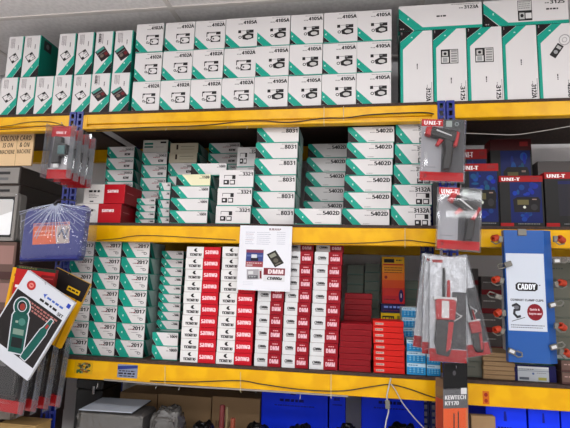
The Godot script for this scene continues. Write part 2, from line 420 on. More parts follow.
# white front with a dark corner, a slanting teal band and a model number; slope: how far the band runs sideways for each mm down
func banded(a: Art, w: float, h: float, model: String, corner: float, band: float, slope: float, num_h: float, num_w: float, icon := "", foot := true, faint := 1.0):
	var ink := INK.lerp(WHITE, 1.0 - faint)
	var yc := h - corner / slope                              # where the corner's edge meets the left side
	a.poly([Vector2(0, yc), Vector2(corner, h), Vector2(0, h)], DARK)
	var yb := h - (corner + band) / slope
	if yb >= 0: a.poly([Vector2(0, yb), Vector2(corner + band, h), Vector2(corner + 1.2, h), Vector2(0, yc - 1.2)], TEAL)
	else:
		var xt := corner + band - h * slope
		var xl := maxf(0.0, corner + 1.2 - h * slope)
		if yc < 0: a.poly([Vector2(xl, 0), Vector2(xt, 0), Vector2(corner + band, h), Vector2(corner + 1.2, h)], TEAL); a.poly([Vector2(0, 0), Vector2(xl, 0), Vector2(corner, h), Vector2(0, h)], DARK)
		else: a.poly([Vector2(0, 0), Vector2(xt, 0), Vector2(corner + band, h), Vector2(corner + 1.2, h), Vector2(0, yc - 1.2)], TEAL)
	var yk := h * 0.52                                        # the small white mark in the band
	var xk := corner + band * 0.5 - (h - yk) * slope
	if xk < 5.0: yk = h - (corner + band * 0.5 - 8.0) / slope; xk = 8.0
	a.text("K", xk - 2.5, yk - 4, 8, Color(0.8, 0.92, 0.88), 5.5, 0.6)
	a.tiny(2.5, h - 6, minf(corner * 0.35, 8), 2.4, Color(0.55, 0.53, 0.53), 5)
	if foot: a.rect(0, h - 2.4, w, 2.4, TEAL)
	var nx := w - num_w - w * 0.03
	a.tiny(nx - num_w * 0.25, h * 0.045 + 1.0, num_w * 1.2, 2.0, ink.lerp(WHITE, 0.35), 3)
	a.text(model, nx, h * 0.07 + 4.0, num_h, ink, num_w, 1.3)
	a.text("MODEL", nx - num_w * 0.36, h * 0.07 + 4.0 + num_h - 4.5, 4.5, ink.lerp(WHITE, 0.3), num_w * 0.33)
	if icon == "tester":                                      # a squat case with a lead, in line drawing
		var x := w * 0.40; var y := h * 0.42; var iw := w * 0.44; var ih := h * 0.34
		a.path([Vector2(x, y + ih * 0.42), Vector2(x, y), Vector2(x + iw, y)], 3.0, INK); a.rect(x + iw * 0.3, y + ih * 0.36, iw * 0.72, ih * 0.62, INK)
		a.rect(x, y - 2, 9, 7, INK); a.rect(x + iw * 0.68, y - 2, iw * 0.34, 13, INK)
		a.rect(x + iw * 0.2, y + 2.5, iw * 0.42, 2.0, GREY_INK)
		a.oval(x + iw * 0.66, y + ih * 0.66, iw * 0.36, ih * 0.32, INK); a.oval(x + iw * 0.66, y + ih * 0.66, iw * 0.33, ih * 0.26, WHITE)
		a.oval(x + iw * 0.5, y + ih * 0.66, 4, 4, INK); a.path([Vector2(x + 3, y + ih * 0.62), Vector2(x + iw * 0.2, y + ih * 0.85), Vector2(x + iw * 0.4, y + ih * 0.55)], 2.4, INK)
		a.oval(x + 4, y + ih * 0.72, 6, 6, INK); a.oval(x + 4, y + ih * 0.72, 3, 3, WHITE)
	if icon == "dark_tester":
		var x := w * 0.40; var y := h * 0.42; var iw := w * 0.48; var ih := h * 0.34
		a.rect(x, y, iw * 0.18, ih * 0.28, INK); a.rect(x + iw * 0.52, y, iw * 0.48, ih * 0.3, INK); a.rect(x + iw * 0.2, y + 2, iw * 0.3, 2, GREY_INK); a.rect(x + iw * 0.56, y + 3, iw * 0.16, 4, Color(0.6, 0.6, 0.6))
		a.poly([Vector2(x + iw * 0.25, y + ih * 0.55), Vector2(x + iw * 0.6, y + ih * 0.3), Vector2(x + iw, y + ih * 0.4), Vector2(x + iw, y + ih * 0.85), Vector2(x + iw * 0.6, y + ih), Vector2(x + iw * 0.3, y + ih * 0.9)], INK)
		a.oval(x + iw * 0.68, y + ih * 0.68, iw * 0.22, ih * 0.17, Color(0.75, 0.74, 0.73))
		a.oval(x + iw * 0.13, y + ih * 0.7, 7, 7, INK); a.oval(x + iw * 0.13, y + ih * 0.7, 4, 4, WHITE)
	if icon == "meter":
		var x := w * 0.15 if corner < 1 else w * 0.62; var y := h * (0.30 if corner < 1 else 0.42); var iw := w * 0.32; var ih := h * 0.54
		a.path([Vector2(x, y + ih * 0.3), Vector2(x, y), Vector2(x + iw, y), Vector2(x + iw, y + ih * 0.4)], 1.8, INK)
		a.rect(x + iw * 0.72, y, iw * 0.28, ih * 0.4, INK)
		a.rect(x - 3, y + ih * 0.5, iw * 0.5, ih * 0.48, INK); a.rect(x + iw * 0.05, y + ih * 0.62, iw * 0.2, ih * 0.2, WHITE)
		a.rect(x + iw * 0.52, y + ih * 0.5, iw * 0.48, ih * 0.48, INK); a.rect(x + iw * 0.56, y + ih * 0.58, iw * 0.34, ih * 0.3, WHITE)
func side_plain(a: Art, w: float, h: float):
	a.rect(0, 0, w, h, Color(0.62, 0.70, 0.68))
	a.poly([Vector2(0, h * 0.2), Vector2(w * 0.3, h), Vector2(0, h)], Color(0.10, 0.20, 0.19))
	a.poly([Vector2(0, 0), Vector2(w * 0.12, 0), Vector2(w * 0.45, h), Vector2(w * 0.3, h), Vector2(0, h * 0.2)], TEAL_DARK)
	a.tiny(w * 0.55, h * 0.3, w * 0.3, 2, GREY_INK, 7); a.tiny(w * 0.55, h * 0.5, w * 0.25, 2, GREY_INK, 8)
	a.rect(0, h - 2.4, w, 2.4, TEAL)
func top_plain(a: Art, w: float, d: float):
	a.rect(0, 0, w, d, Color(0.83, 0.83, 0.82)); a.rect(0, d * 0.7, w, d * 0.3, TEAL_DARK)
func kind(key: String, w: float, h: float, d: float, front: Callable, side = null, top = null, base := WHITE, rough := 0.42):
	carton_art(key, w, h, d, base, front, side if side != null else side_plain, top if top != null else top_plain, rough)

func make_art():
	kind("flat_d", 203, 70, 190, func(a, w, h): banded(a, w, h, "5402D", 52, 36, 1.0, 18, 72); a.tiny(w * 0.45, h * 0.86, 28, 1.8, GREY_INK, 2))
	kind("flat_e", 190, 68, 190, func(a, w, h): banded(a, w, h, "8031", 48, 36, 0.95, 17, 52))
	kind("flat_thin", 182, 58, 170, func(a, w, h): banded(a, w, h, "1009", 50, 34, 0.95, 12, 32, "", true, 0.75))
	kind("flat_cream", 182, 58, 170, func(a, w, h): banded(a, w, h, "1109", 50, 34, 0.95, 13, 38), null, null, Color(0.88, 0.86, 0.72))
	kind("icon_box", 158, 74, 170, func(a, w, h): banded(a, w, h, "3321", 0.1, 0.2, 1.0, 15, 46, "meter"); a.rect(0, 0, 6, h - 2.4, WHITE))
	kind("icon_band", 164, 88, 170, func(a, w, h): banded(a, w, h, "3132A", 36, 38, 0.78, 19, 64, "meter"))
	kind("short", 125, 72, 180, func(a, w, h):
		banded(a, w, h, "2017", 27, 42, 0.66, 17, 50, "", true); a.tiny(w * 0.5, h * 0.30, 16, 2.5, Color(0.62, 0.22, 0.24), 4)
		a.rect(w * 0.72, h * 0.62, 18, 3, GREY_INK); a.oval(w * 0.86, h * 0.72, 8, 6, Color(0.5, 0.5, 0.5)); a.oval(w * 0.86, h * 0.72, 4.5, 3, WHITE); a.tiny(w * 0.55, h * 0.5, 30, 2, GREY_INK, 6), func(a, w, h):
		a.rect(0, 0, w, h, Color(0.55, 0.63, 0.61)); a.poly([Vector2(0, 0), Vector2(w * 0.1, 0), Vector2(w * 0.38, h), Vector2(0, h)], TEAL_DARK); a.poly([Vector2(0, h * 0.4), Vector2(w * 0.22, h), Vector2(0, h)], DARK); a.rect(0, h - 2, w, 2, TEAL))
	kind("slim", 100, 34, 150, func(a, w, h): banded(a, w, h, "100L", 22, 30, 0.95, 8, 22, "", true, 0.85))
	kind("slim_big", 108, 52, 150, func(a, w, h): banded(a, w, h, "1009", 20, 32, 0.7, 11, 32, "", true, 0.9))
	kind("shade_flat", 118, 50, 170, func(a, w, h):
		banded(a, w, h, "2002", 20, 30, 0.9, 9, 36, "", true, 0.6); a.tiny(w * 0.46, h * 0.36, 30, 3, Color(0.62, 0.25, 0.27), 3); a.text("KEW", w * 0.66, h * 0.56, 10, INK, 24, 0.9))
	kind("beige_flat", 120, 46, 170, func(a, w, h):
		a.rect(0, 0, w, h, Color(0.72, 0.69, 0.60)); a.rect(w * 0.22, h * 0.15, 8, h * 0.5, Color(0.2, 0.16, 0.14)); a.rect(w * 0.38, h * 0.3, w * 0.5, 5, Color(0.58, 0.57, 0.50)); a.rect(w * 0.38, h * 0.6, w * 0.5, 3, Color(0.6, 0.58, 0.5)))
	kind("stripe_flat", 118, 54, 170, func(a, w, h):
		a.rect(0, 0, w, h, Color(0.74, 0.73, 0.70)); a.rect(6, h * 0.22, 42, 9, TEAL_DARK); a.rect(6, h * 0.5, 42, 7, TEAL_DARK); a.rect(w * 0.7, h * 0.12, 28, 8, INK); a.tiny(w * 0.5, h * 0.55, 40, 2, GREY_INK, 3))
	for q in [["square_a", "4102A", "tester"], ["square_b", "4105A", "dark_tester"]]:
		kind(q[0], 134, 143, 200, func(a, w, h):
			banded(a, w, h, q[1], 27, 38, 0.95, 17, 56, q[2]), func(a, w, h): a.rect(0, 0, w, h, Color(0.70, 0.75, 0.74)); a.rect(0, h * 0.75, w, h * 0.25, TEAL_DARK))
	for q in [["tall_a", false, ""], ["tall_b", true, "4118A"], ["tall_c", true, ""]]:
		kind(q[0], 82, 200, 200, func(a, w, h):
			a.poly([Vector2(w, h - 52), Vector2(w, h), Vector2(w - 38, h)], DARK)
			a.poly([Vector2(w, h - 98), Vector2(w, h - 54), Vector2(w - 40, h), Vector2(w - 74, h)], TEAL)
			a.text("K", w - 34, h - 50, 9, Color(0.8, 0.92, 0.88), 6, 0.6)
			a.rect(w - 4, 0, 4, h - 90, TEAL)
			for k in 4: a.xf = Transform2D(PI / 2, Vector2(16 + k * 6.0, 10)); a.tiny(0, 0, 44 + 5 * (k % 2), 2.4, Color(0.36, 0.30, 0.32), 10 + k)
			if q[2]: a.xf = Transform2D(PI / 2, Vector2(24, 8)); a.text(q[2], 0, 0, 11, INK, 42, 0.9)
			a.xf = Transform2D(PI / 2, Vector2(58, 44)); a.tiny(0, 0, 22, 4, Color(0.3, 0.28, 0.29), 3)
			a.xf = Transform2D(-0.62, Vector2(w * 0.46, h * 0.535))
			if q[1]:
				a.rect(-24, -29, 48, 58, Color(0.16, 0.11, 0.12)); a.rect(-20, -30, 40, 13, Color(0.25, 0.55, 0.50)); a.oval(-8, 6, 9, 8, Color(0.45, 0.38, 0.34)); a.rect(6, 0, 14, 16, Color(0.42, 0.12, 0.14)); a.rect(-24, -8, 44, 4, Color(0.45, 0.42, 0.42))
			else:
				a.rect(-20, -19, 40, 38, INK); a.rect(-17, -16, 34, 32, WHITE); a.rect(-20, 6, 14, 13, INK); a.rect(4, -19, 14, 11, INK); a.rect(-2, -5, 18, 3, GREY_INK); a.rect(4, 7, 14, 3, GREY_INK)
			a.xf = Transform2D.IDENTITY, func(a, w, h): a.rect(0, 0, w, h, Color(0.05, 0.42, 0.36)); a.rect(w * 0.12, 10, w * 0.30, h * 0.24, INK); a.oval(w * 0.27, 10 + h * 0.12, 12, 12, Color(0.35, 0.36, 0.36)))
	# the big cartons stand on end: their artwork is turned a quarter
	for q in [["big_a", "3122A", ""], ["big_b", "3125", "photo"], ["big_c", "4200", "clamp"]]:
		kind(q[0], 147, 345, 110, func(a, w, h):
			a.xf = Transform2D(PI / 2, Vector2(w, 0))              # x runs down the carton, y from its right edge to its left
			var L: float = h; var B: float = w
			a.poly([Vector2(0, B), Vector2(0, B - 62), Vector2(50, B)], DARK)
			a.poly([Vector2(0, B - 64), Vector2(0, B - 106), Vector2(88, B - 12), Vector2(L, B - 12), Vector2(L, B), Vector2(52, B)], TEAL)
			a.text("K", 28, B - 58, 9, Color(0.8, 0.92, 0.88), 6, 0.6); a.tiny(4, B - 9, 12, 4, Color(0.6, 0.58, 0.58), 3)
			a.text(q[1], L - 70, 11, 20, INK, 62, 1.3); a.tiny(L - 96, 5, 90, 2.4, GREY_INK, 3); a.tiny(L - 84, 24, 18, 3, GREY_INK, 5)
			a.tiny(L - 112 if q[2] else L * 0.46, B * 0.46, 26, 4.5, INK, 4)
			if q[2] == "photo":
				a.rect(98, 36, 68, 78, INK); a.rect(101, 39, 62, 34, Color(0.80, 0.79, 0.78)); a.rect(106, 82, 24, 26, Color(0.72, 0.71, 0.7)); a.rect(134, 79, 27, 32, Color(0.85, 0.84, 0.83)); a.rect(137, 84, 21, 22, Color(0.6, 0.6, 0.6)); a.oval(118, 95, 7, 7, INK)
				for k in 5: a.tiny(103 + k * 12.0, 42, 8, 26, Color(0.55, 0.54, 0.54), k + 2)
			if q[2] == "clamp":
				a.xf = a.xf * Transform2D(-0.95, Vector2(126, 70)); a.rect(-14, -34, 30, 66, Color(0.15, 0.14, 0.14)); a.rect(-9, -26, 20, 14, Color(0.7, 0.69, 0.68)); a.oval(1, 6, 9, 9, Color(0.6, 0.6, 0.6)); a.oval(2, -62, 24, 27, Color(0.62, 0.61, 0.61)); a.oval(2, -62, 20, 22, WHITE); a.oval(2, -62, 11, 13, Color(0.66, 0.65, 0.65)); a.oval(2, -62, 8, 9, WHITE)
			a.xf = Transform2D.IDENTITY, func(a, w, h): a.rect(0, 0, w, h, Color(0.10, 0.12, 0.12)); a.rect(0, 0, w * 0.12, h, TEAL))
	for q in [["long_a", "3123A", false], ["long_b", "3125", true]]:
		kind(q[0], 357, 102, 140, func(a, w, h):
			a.poly([Vector2(0, h - 50), Vector2(62, h), Vector2(0, h)], DARK)
			a.poly([Vector2(0, h - 52), Vector2(0, h - 92), Vector2(104, h - 11), Vector2(w, h - 11), Vector2(w, h), Vector2(66, h)], TEAL)
			a.text("K", 38, h - 52, 9, Color(0.8, 0.92, 0.88), 6, 0.6); a.tiny(5, h - 10, 16, 5, Color(0.6, 0.58, 0.58), 3)
			a.text(q[1], w - 74, 11, 14, INK, 60, 1.0); a.tiny(w - 130, 4, 122, 2.4, GREY_INK, 3); a.tiny(w - 96, 19, 18, 4, GREY_INK, 5)
			if q[2]:
				a.rect(146, 6, 60, 80, INK); a.rect(148, 8, 56, 38, Color(0.78, 0.77, 0.76)); a.rect(152, 54, 22, 26, Color(0.7, 0.7, 0.69)); a.rect(178, 56, 25, 22, Color(0.84, 0.83, 0.82)); a.oval(163, 66, 7, 7, INK)
				for k in 4: a.tiny(151, 11 + k * 8.0, 48, 3, Color(0.5, 0.5, 0.5), k + 2)
				a.tiny(w - 92, 42, 50, 6, INK, 4)
			else: a.tiny(w * 0.46, 46, 42, 6, INK, 4))
	# two-tone multimeter cartons: a white end beside a red end
	kind("meter_a", 158, 44, 150, func(a, w, h):
		a.rect(w * 0.51, 0, w * 0.49, h, Color(0.74, 0.06, 0.13)); a.rect(w * 0.51 - 0.6, 0, 1.2, h, Color(0.35, 0.1, 0.12)); a.text("sanwa", w * 0.55, h * 0.30, h * 0.36, Color(0.95, 0.80, 0.82), w * 0.38, 1.4)
		a.poly([Vector2(w * 0.24, h * 0.16), Vector2(w * 0.31, h * 0.10), Vector2(w * 0.28, h * 0.30), Vector2(w * 0.33, h * 0.44), Vector2(w * 0.26, h * 0.46), Vector2(w * 0.21, h * 0.32)], INK)
		a.text("YX360TRF", w * 0.09, h * 0.58, h * 0.26, INK, w * 0.36, 1.2), side_red, top_red, Color(0.865, 0.855, 0.85))
	kind("meter_b", 122, 50, 150, func(a, w, h):
		a.rect(w * 0.5, 0, w * 0.5, h, Color(0.55, 0.05, 0.11)); a.tiny(w * 0.66, h * 0.20, w * 0.2, h * 0.08, Color(0.85, 0.6, 0.62), 3); a.text("DMM", w * 0.58, h * 0.40, h * 0.34, Color(0.90, 0.74, 0.77), w * 0.32, 1.2)
		a.text("CD800a", w * 0.10, h * 0.36, h * 0.20, INK, w * 0.30, 1.2, 0.25); a.rect(w * 0.12, h * 0.60, w * 0.3, h * 0.06, GREY_INK), side_red, top_red, Color(0.82, 0.82, 0.82))
	kind("meter_big", 205, 92, 200, func(a, w, h):
		a.rect(w * 0.5, 0, w * 0.5, h, Color(0.70, 0.05, 0.11)); a.text("sanwa", w * 0.58, h * 0.28, h * 0.16, Color(0.95, 0.88, 0.88), w * 0.26, 1.4)
		a.tiny(w * 0.12, h * 0.30, w * 0.3, h * 0.11, INK, 25); a.tiny(w * 0.13, h * 0.5, w * 0.16, 3, GREY_INK, 3); a.tiny(w * 0.13, h * 0.58, w * 0.24, 3, GREY_INK, 4); a.tiny(w * 0.13, h * 0.66, w * 0.2, 3, GREY_INK, 5); a.rect(w * 0.16, h * 0.86, w * 0.09, h * 0.06, INK), side_red, top_red, Color(0.86, 0.84, 0.82))
	kind("plain_red", 130, 30, 150, func(a, w, h): a.rect(0, 0, w, h, Color(0.50, 0.045, 0.085)); a.rect(0, 0, w, 2.4, Color(0.58, 0.09, 0.13)); a.rect(0, h - 1.5, w, 1.5, Color(0.36, 0.03, 0.06)), side_red, top_red)
	kind("orange_red", 122, 26, 130, func(a, w, h):
		a.rect(0, 0, w, h, Color(0.80, 0.115, 0.085)); a.rect(w * 0.07, h * 0.30, w * 0.27, h * 0.42, Color(0.80, 0.66, 0.62)); a.tiny(w * 0.09, h * 0.44, w * 0.22, h * 0.14, Color(0.5, 0.35, 0.33), 4); a.rect(0, h - 1.5, w, 1.5, Color(0.62, 0.07, 0.06)), func(a, w, h): a.rect(0, 0, w, h, Color(0.72, 0.10, 0.08)), func(a, w, h): a.rect(0, 0, w, h, Color(0.80, 0.13, 0.1)))
	kind("pale_green", 66, 40, 150, func(a, w, h): a.rect(0, 0, w, h, Color(0.46, 0.50, 0.45)); a.tiny(8, h * 0.3, w * 0.7, 3, Color(0.4, 0.45, 0.42), 3); a.rect(0, h - 3, w, 3, Color(0.35, 0.5, 0.46)))
	kind("sky_blue", 84, 46, 110, func(a, w, h):
		a.rect(0, 0, w, h, Color(0.72, 0.82, 0.88)); a.rect(0, h * 0.3, w, h * 0.7, Color(0.16, 0.55, 0.78)); a.tiny(6, h * 0.1, w * 0.5, 4, Color(0.25, 0.4, 0.55), 3)
		for k in 4: a.rect(10 + k * 18.0, h * 0.36, 7, h * 0.5, Color(0.45, 0.72, 0.86))
		for k in 3: a.tiny(8, h * 0.45 + k * 8.0, w * 0.8, 2.5, Color(0.08, 0.3, 0.5), k + 1)
		, func(a, w, h): a.rect(0, 0, w, h, Color(0.6, 0.72, 0.8)))
	kind("ramp_box", 96, 178, 60, func(a, w, h):                 # printed in bands from yellow to red
		var cs := [Color(0.86, 0.66, 0.10), Color(0.87, 0.56, 0.10), Color(0.86, 0.44, 0.10), Color(0.84, 0.30, 0.11), Color(0.78, 0.18, 0.14), Color(0.70, 0.12, 0.16)]
		for k in 6: a.rect(0, h * k / 6.0, w, h / 6.0 + 1, cs[k])
		a.rect(8, 8, 44, 14, INK); a.tiny(60, 10, 26, 5, INK, 3); a.rect(4, 27, w - 8, 5, Color(0.70, 0.14, 0.12))
		for k in 3: a.tiny(9, 40 + k * 9.0, w * 0.8, 3.5, Color(0.4, 0.2, 0.08), k + 3)
		a.oval(16, 78, 6, 6, Color(0.5, 0.1, 0.1)); a.oval(w * 0.84, h * 0.83, 10, 24, Color(0.12, 0.08, 0.30)); a.rect(w * 0.82, h * 0.78, 4, 16, Color(0.8, 0.75, 0.8)); a.tiny(8, h * 0.9, w * 0.5, 4, Color(0.3, 0.05, 0.1), 8)
		, func(a, w, h): a.rect(0, 0, w, h, Color(0.6, 0.3, 0.1)))
	kind("navy_flat", 100, 38, 120, func(a, w, h): a.rect(0, 0, w, h, Color(0.10, 0.10, 0.30)); a.tiny(12, 8, 70, 9, Color(0.5, 0.58, 0.85), 24); a.tiny(8, 26, 80, 4, Color(0.45, 0.15, 0.25), 3), func(a, w, h): a.rect(0, 0, w, h, Color(0.1, 0.1, 0.28)))
	kind("yellow_flat", 96, 27, 110, func(a, w, h): a.rect(0, 0, w, h, Color(0.88, 0.72, 0.05)); a.rect(6, 8, 54, 13, INK); a.tiny(9, 12, 46, 6, Color(0.88, 0.72, 0.05), 5); a.rect(74, 7, 12, 12, Color(0.5, 0.45, 0.1)), func(a, w, h): a.rect(0, 0, w, h, Color(0.75, 0.6, 0.05)))
	kind("kraft", 140, 30, 160, func(a, w, h): a.rect(0, 0, w, h, Color(0.60, 0.49, 0.36)); a.rect(0, h * 0.86, w, h * 0.14, Color(0.47, 0.37, 0.27)); a.tiny(12, h * 0.35, w * 0.3, 3, Color(0.42, 0.32, 0.24), 3), func(a, w, h): a.rect(0, 0, w, h, Color(0.52, 0.42, 0.31)), func(a, w, h): a.rect(0, 0, w, h, Color(0.6, 0.5, 0.38)), WHITE, 0.8)
	kind("grey_red", 90, 70, 160, func(a, w, h): a.rect(0, 0, w, h, Color(0.32, 0.295, 0.29)); a.rect(0, h * 0.72, w, h * 0.28, Color(0.40, 0.09, 0.11)); a.tiny(8, h * 0.3, w * 0.6, 4, Color(0.66, 0.64, 0.62), 3), func(a, w, h): a.rect(0, 0, w, h, Color(0.3, 0.28, 0.28)))
	kind("grey_plain", 80, 52, 160, func(a, w, h): a.rect(0, 0, w, h, Color(0.40, 0.40, 0.36)); a.tiny(8, h * 0.3, w * 0.5, 4, Color(0.3, 0.32, 0.3), 3); a.rect(0, h * 0.9, w, h * 0.1, Color(0.36, 0.37, 0.33)), func(a, w, h): a.rect(0, 0, w, h, Color(0.4, 0.4, 0.36)))
	kind("pink", 120, 90, 200, func(a, w, h): a.rect(0, 0, w, h, Color(0.40, 0.31, 0.28)); a.rect(0, h * 0.8, w, h * 0.2, Color(0.30, 0.2, 0.19)); a.tiny(10, h * 0.3, w * 0.6, 8, Color(0.7, 0.58, 0.55), 3); a.rect(w * 0.7, h * 0.1, w * 0.26, h * 0.5, Color(0.6, 0.46, 0.43)), func(a, w, h): a.rect(0, 0, w, h, Color(0.3, 0.22, 0.2)))
	kind("blue_big", 170, 200, 300, func(a, w, h):
		a.rect(0, 0, w, h, Color(0.05, 0.22, 1.0)); a.tiny(w * 0.28, 34, w * 0.36, 6, Color(0.04, 0.06, 0.45), 3); a.tiny(w * 0.2, 48, w * 0.6, 3, Color(0.06, 0.1, 0.6), 4); a.poly([Vector2(w * 0.45, 8), Vector2(w * 0.5, 8), Vector2(w * 0.52, 24), Vector2(w * 0.44, 24)], Color(0.05, 0.1, 0.6)), func(a, w, h): a.rect(0, 0, w, h, Color(0.05, 0.14, 0.8)), func(a, w, h): a.rect(0, 0, w, h, Color(0.06, 0.16, 0.85)))
	kind("navy_label", 170, 100, 160, func(a, w, h):
		a.rect(0, 0, w, h, Color(0.09, 0.08, 0.30)); a.rect(12, 8, 128, h - 8, Color(0.74, 0.76, 0.78)); a.rect(12, 8, 128, 12, Color(0.88, 0.88, 0.88)); a.rect(12, 34, 128, 3, Color(0.4, 0.45, 0.5)); a.rect(18, h - 24, 40, 16, Color(0.35, 0.38, 0.42)); a.rect(96, h - 26, 34, 18, Color(0.66, 0.64, 0.30)); a.tiny(18, 24, 60, 4, GREY_INK, 3); a.oval(76, 52, 5, 7, Color(0.35, 0.42, 0.6)); a.tiny(90, 46, 40, 3, GREY_INK, 6), func(a, w, h): a.rect(0, 0, w, h, Color(0.09, 0.08, 0.3)))
	# instrument boxes with a red strip and a blue picture
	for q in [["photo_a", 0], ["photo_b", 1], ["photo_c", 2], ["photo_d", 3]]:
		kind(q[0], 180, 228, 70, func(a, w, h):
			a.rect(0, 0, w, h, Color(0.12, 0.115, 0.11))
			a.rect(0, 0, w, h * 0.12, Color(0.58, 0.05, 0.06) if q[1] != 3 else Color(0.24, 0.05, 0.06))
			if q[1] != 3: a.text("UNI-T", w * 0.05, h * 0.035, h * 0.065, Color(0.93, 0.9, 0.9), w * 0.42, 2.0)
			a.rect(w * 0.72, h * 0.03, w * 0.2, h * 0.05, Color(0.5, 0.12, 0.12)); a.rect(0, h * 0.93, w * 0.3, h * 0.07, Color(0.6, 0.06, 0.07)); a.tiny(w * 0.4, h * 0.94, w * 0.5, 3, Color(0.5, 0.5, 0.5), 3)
			if q[1] == 2:
				a.rect(w * 0.30, h * 0.2, w * 0.7, h * 0.6, Color(0.14, 0.13, 0.16)); a.rect(w * 0.9, h * 0.24, w * 0.1, h * 0.6, Color(0.5, 0.06, 0.08)); a.rect(w * 0.3, h * 0.16, w * 0.65, h * 0.06, Color(0.08, 0.1, 0.3))
			else:
				var g := RandomNumberGenerator.new(); g.seed = 20 + q[1]
				a.rect(w * 0.24, h * 0.125, w * 0.72, h * 0.8, Color(0.04, 0.095, 0.33))
				for k in 26: a.oval(w * g.randf_range(0.34, 0.86), h * g.randf_range(0.18, 0.86), w * g.randf_range(0.03, 0.10), h * g.randf_range(0.02, 0.06), Color(0.05, g.randf_range(0.12, 0.3), g.randf_range(0.38, 0.58)))
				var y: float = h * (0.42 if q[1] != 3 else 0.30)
				a.poly([Vector2(w * 0.30, y + 12), Vector2(w * 0.40, y), Vector2(w * 0.88, y), Vector2(w * 0.93, y + 14), Vector2(w * 0.90, y + h * 0.3), Vector2(w * 0.32, y + h * 0.3)], Color(0.10, 0.085, 0.09))
				a.rect(w * 0.40, y + 12, w * 0.26, h * 0.10, Color(0.36, 0.33, 0.20)); a.oval(w * 0.56, y + h * 0.2, 6, 6, Color(0.85, 0.86, 0.8)); a.rect(w * 0.74, y + 8, w * 0.1, 5, Color(0.55, 0.45, 0.4)); a.oval(w * 0.78, y + h * 0.2, 14, 14, Color(0.18, 0.17, 0.17))
			, func(a, w, h): a.rect(0, 0, w, h, Color(0.11, 0.1, 0.1)); a.rect(0, 0, w, h * 0.12, Color(0.55, 0.06, 0.07)), func(a, w, h): a.rect(0, 0, w, h, Color(0.5, 0.06, 0.07)))
func side_red(a: Art, w: float, h: float):
	a.rect(0, 0, w, h, Color(0.46, 0.035, 0.075)); a.tiny(w * 0.12, h * 0.4, w * 0.4, 3, Color(0.7, 0.4, 0.42), 3)
func top_red(a: Art, w: float, d: float):
	a.rect(0, 0, w, d, Color(0.55, 0.05, 0.1))
# ---------------------------------------------------------------- shelving
func post(x: float, z: float, m: Material, parent: Node3D, facing: float):      # slotted steel angle: a pierced front flange and a flange running back
	var b := MB.new(); var top := TOP_Y + 0.002; var w := 0.034
	b.box(Vector3(x, 0, z - 0.0025), Vector3(x + 0.010, top, z), 0.0006)
	b.box(Vector3(x + w - 0.010, 0, z - 0.0025), Vector3(x + w, top, z), 0.0006)
	var y := top
	while y > 0.5:
		b.box(Vector3(x + 0.010, y - 0.012, z - 0.0025), Vector3(x + w - 0.010, y, z), 0.0004); y -= 0.034
	b.box(Vector3(x + 0.010, 0, z - 0.0025), Vector3(x + w - 0.010, y + 0.02, z), 0.0004)
	var fx := x if facing < 0 else x + w - 0.0025
	b.box(Vector3(fx, 0, z - 0.036), Vector3(fx + 0.0025, top, z - 0.0025), 0.0006)
	part("upright_post", b, m, parent)
func beam(x0: float, x1: float, y0: float, y1: float, z: float, lipped: bool, parent: Node3D):
	var b := MB.new()
	if lipped:
		b.box(Vector3(x0, y0 + 0.026, z - 0.04), Vector3(x1, y1, z), 0.003)
		b.box(Vector3(x0, y0 + 0.012, z - 0.04), Vector3(x1, y0 + 0.026, z - 0.010), 0.001)
		b.box(Vector3(x0, y0, z - 0.04), Vector3(x1, y0 + 0.012, z + 0.003), 0.002)
	else: b.box(Vector3(x0, y0, z - 0.04), Vector3(x1, y1, z), 0.003)
	var bm := part("beam", b, M.yellow, parent)
	for x in [x0, x1]:                                       # the end plates that hook into the posts
		var s := 1.0 if x == x0 else -1.0
		var e := MB.new(); e.box(Vector3(minf(x, x + s * 0.022), y0 + 0.006, z - 0.0005), Vector3(maxf(x, x + s * 0.022), y1 - 0.004, z + 0.002), 0.0008)
		part("end_plate", e, M.yellow, bm)
func board(x0: float, x1: float, y: float, parent: Node3D):
	part("shelf_board", boxed(Vector3(x0, y - 0.0138, -0.63), Vector3(x1, y - 0.0002, -0.002), 0.001), M.chip, parent)
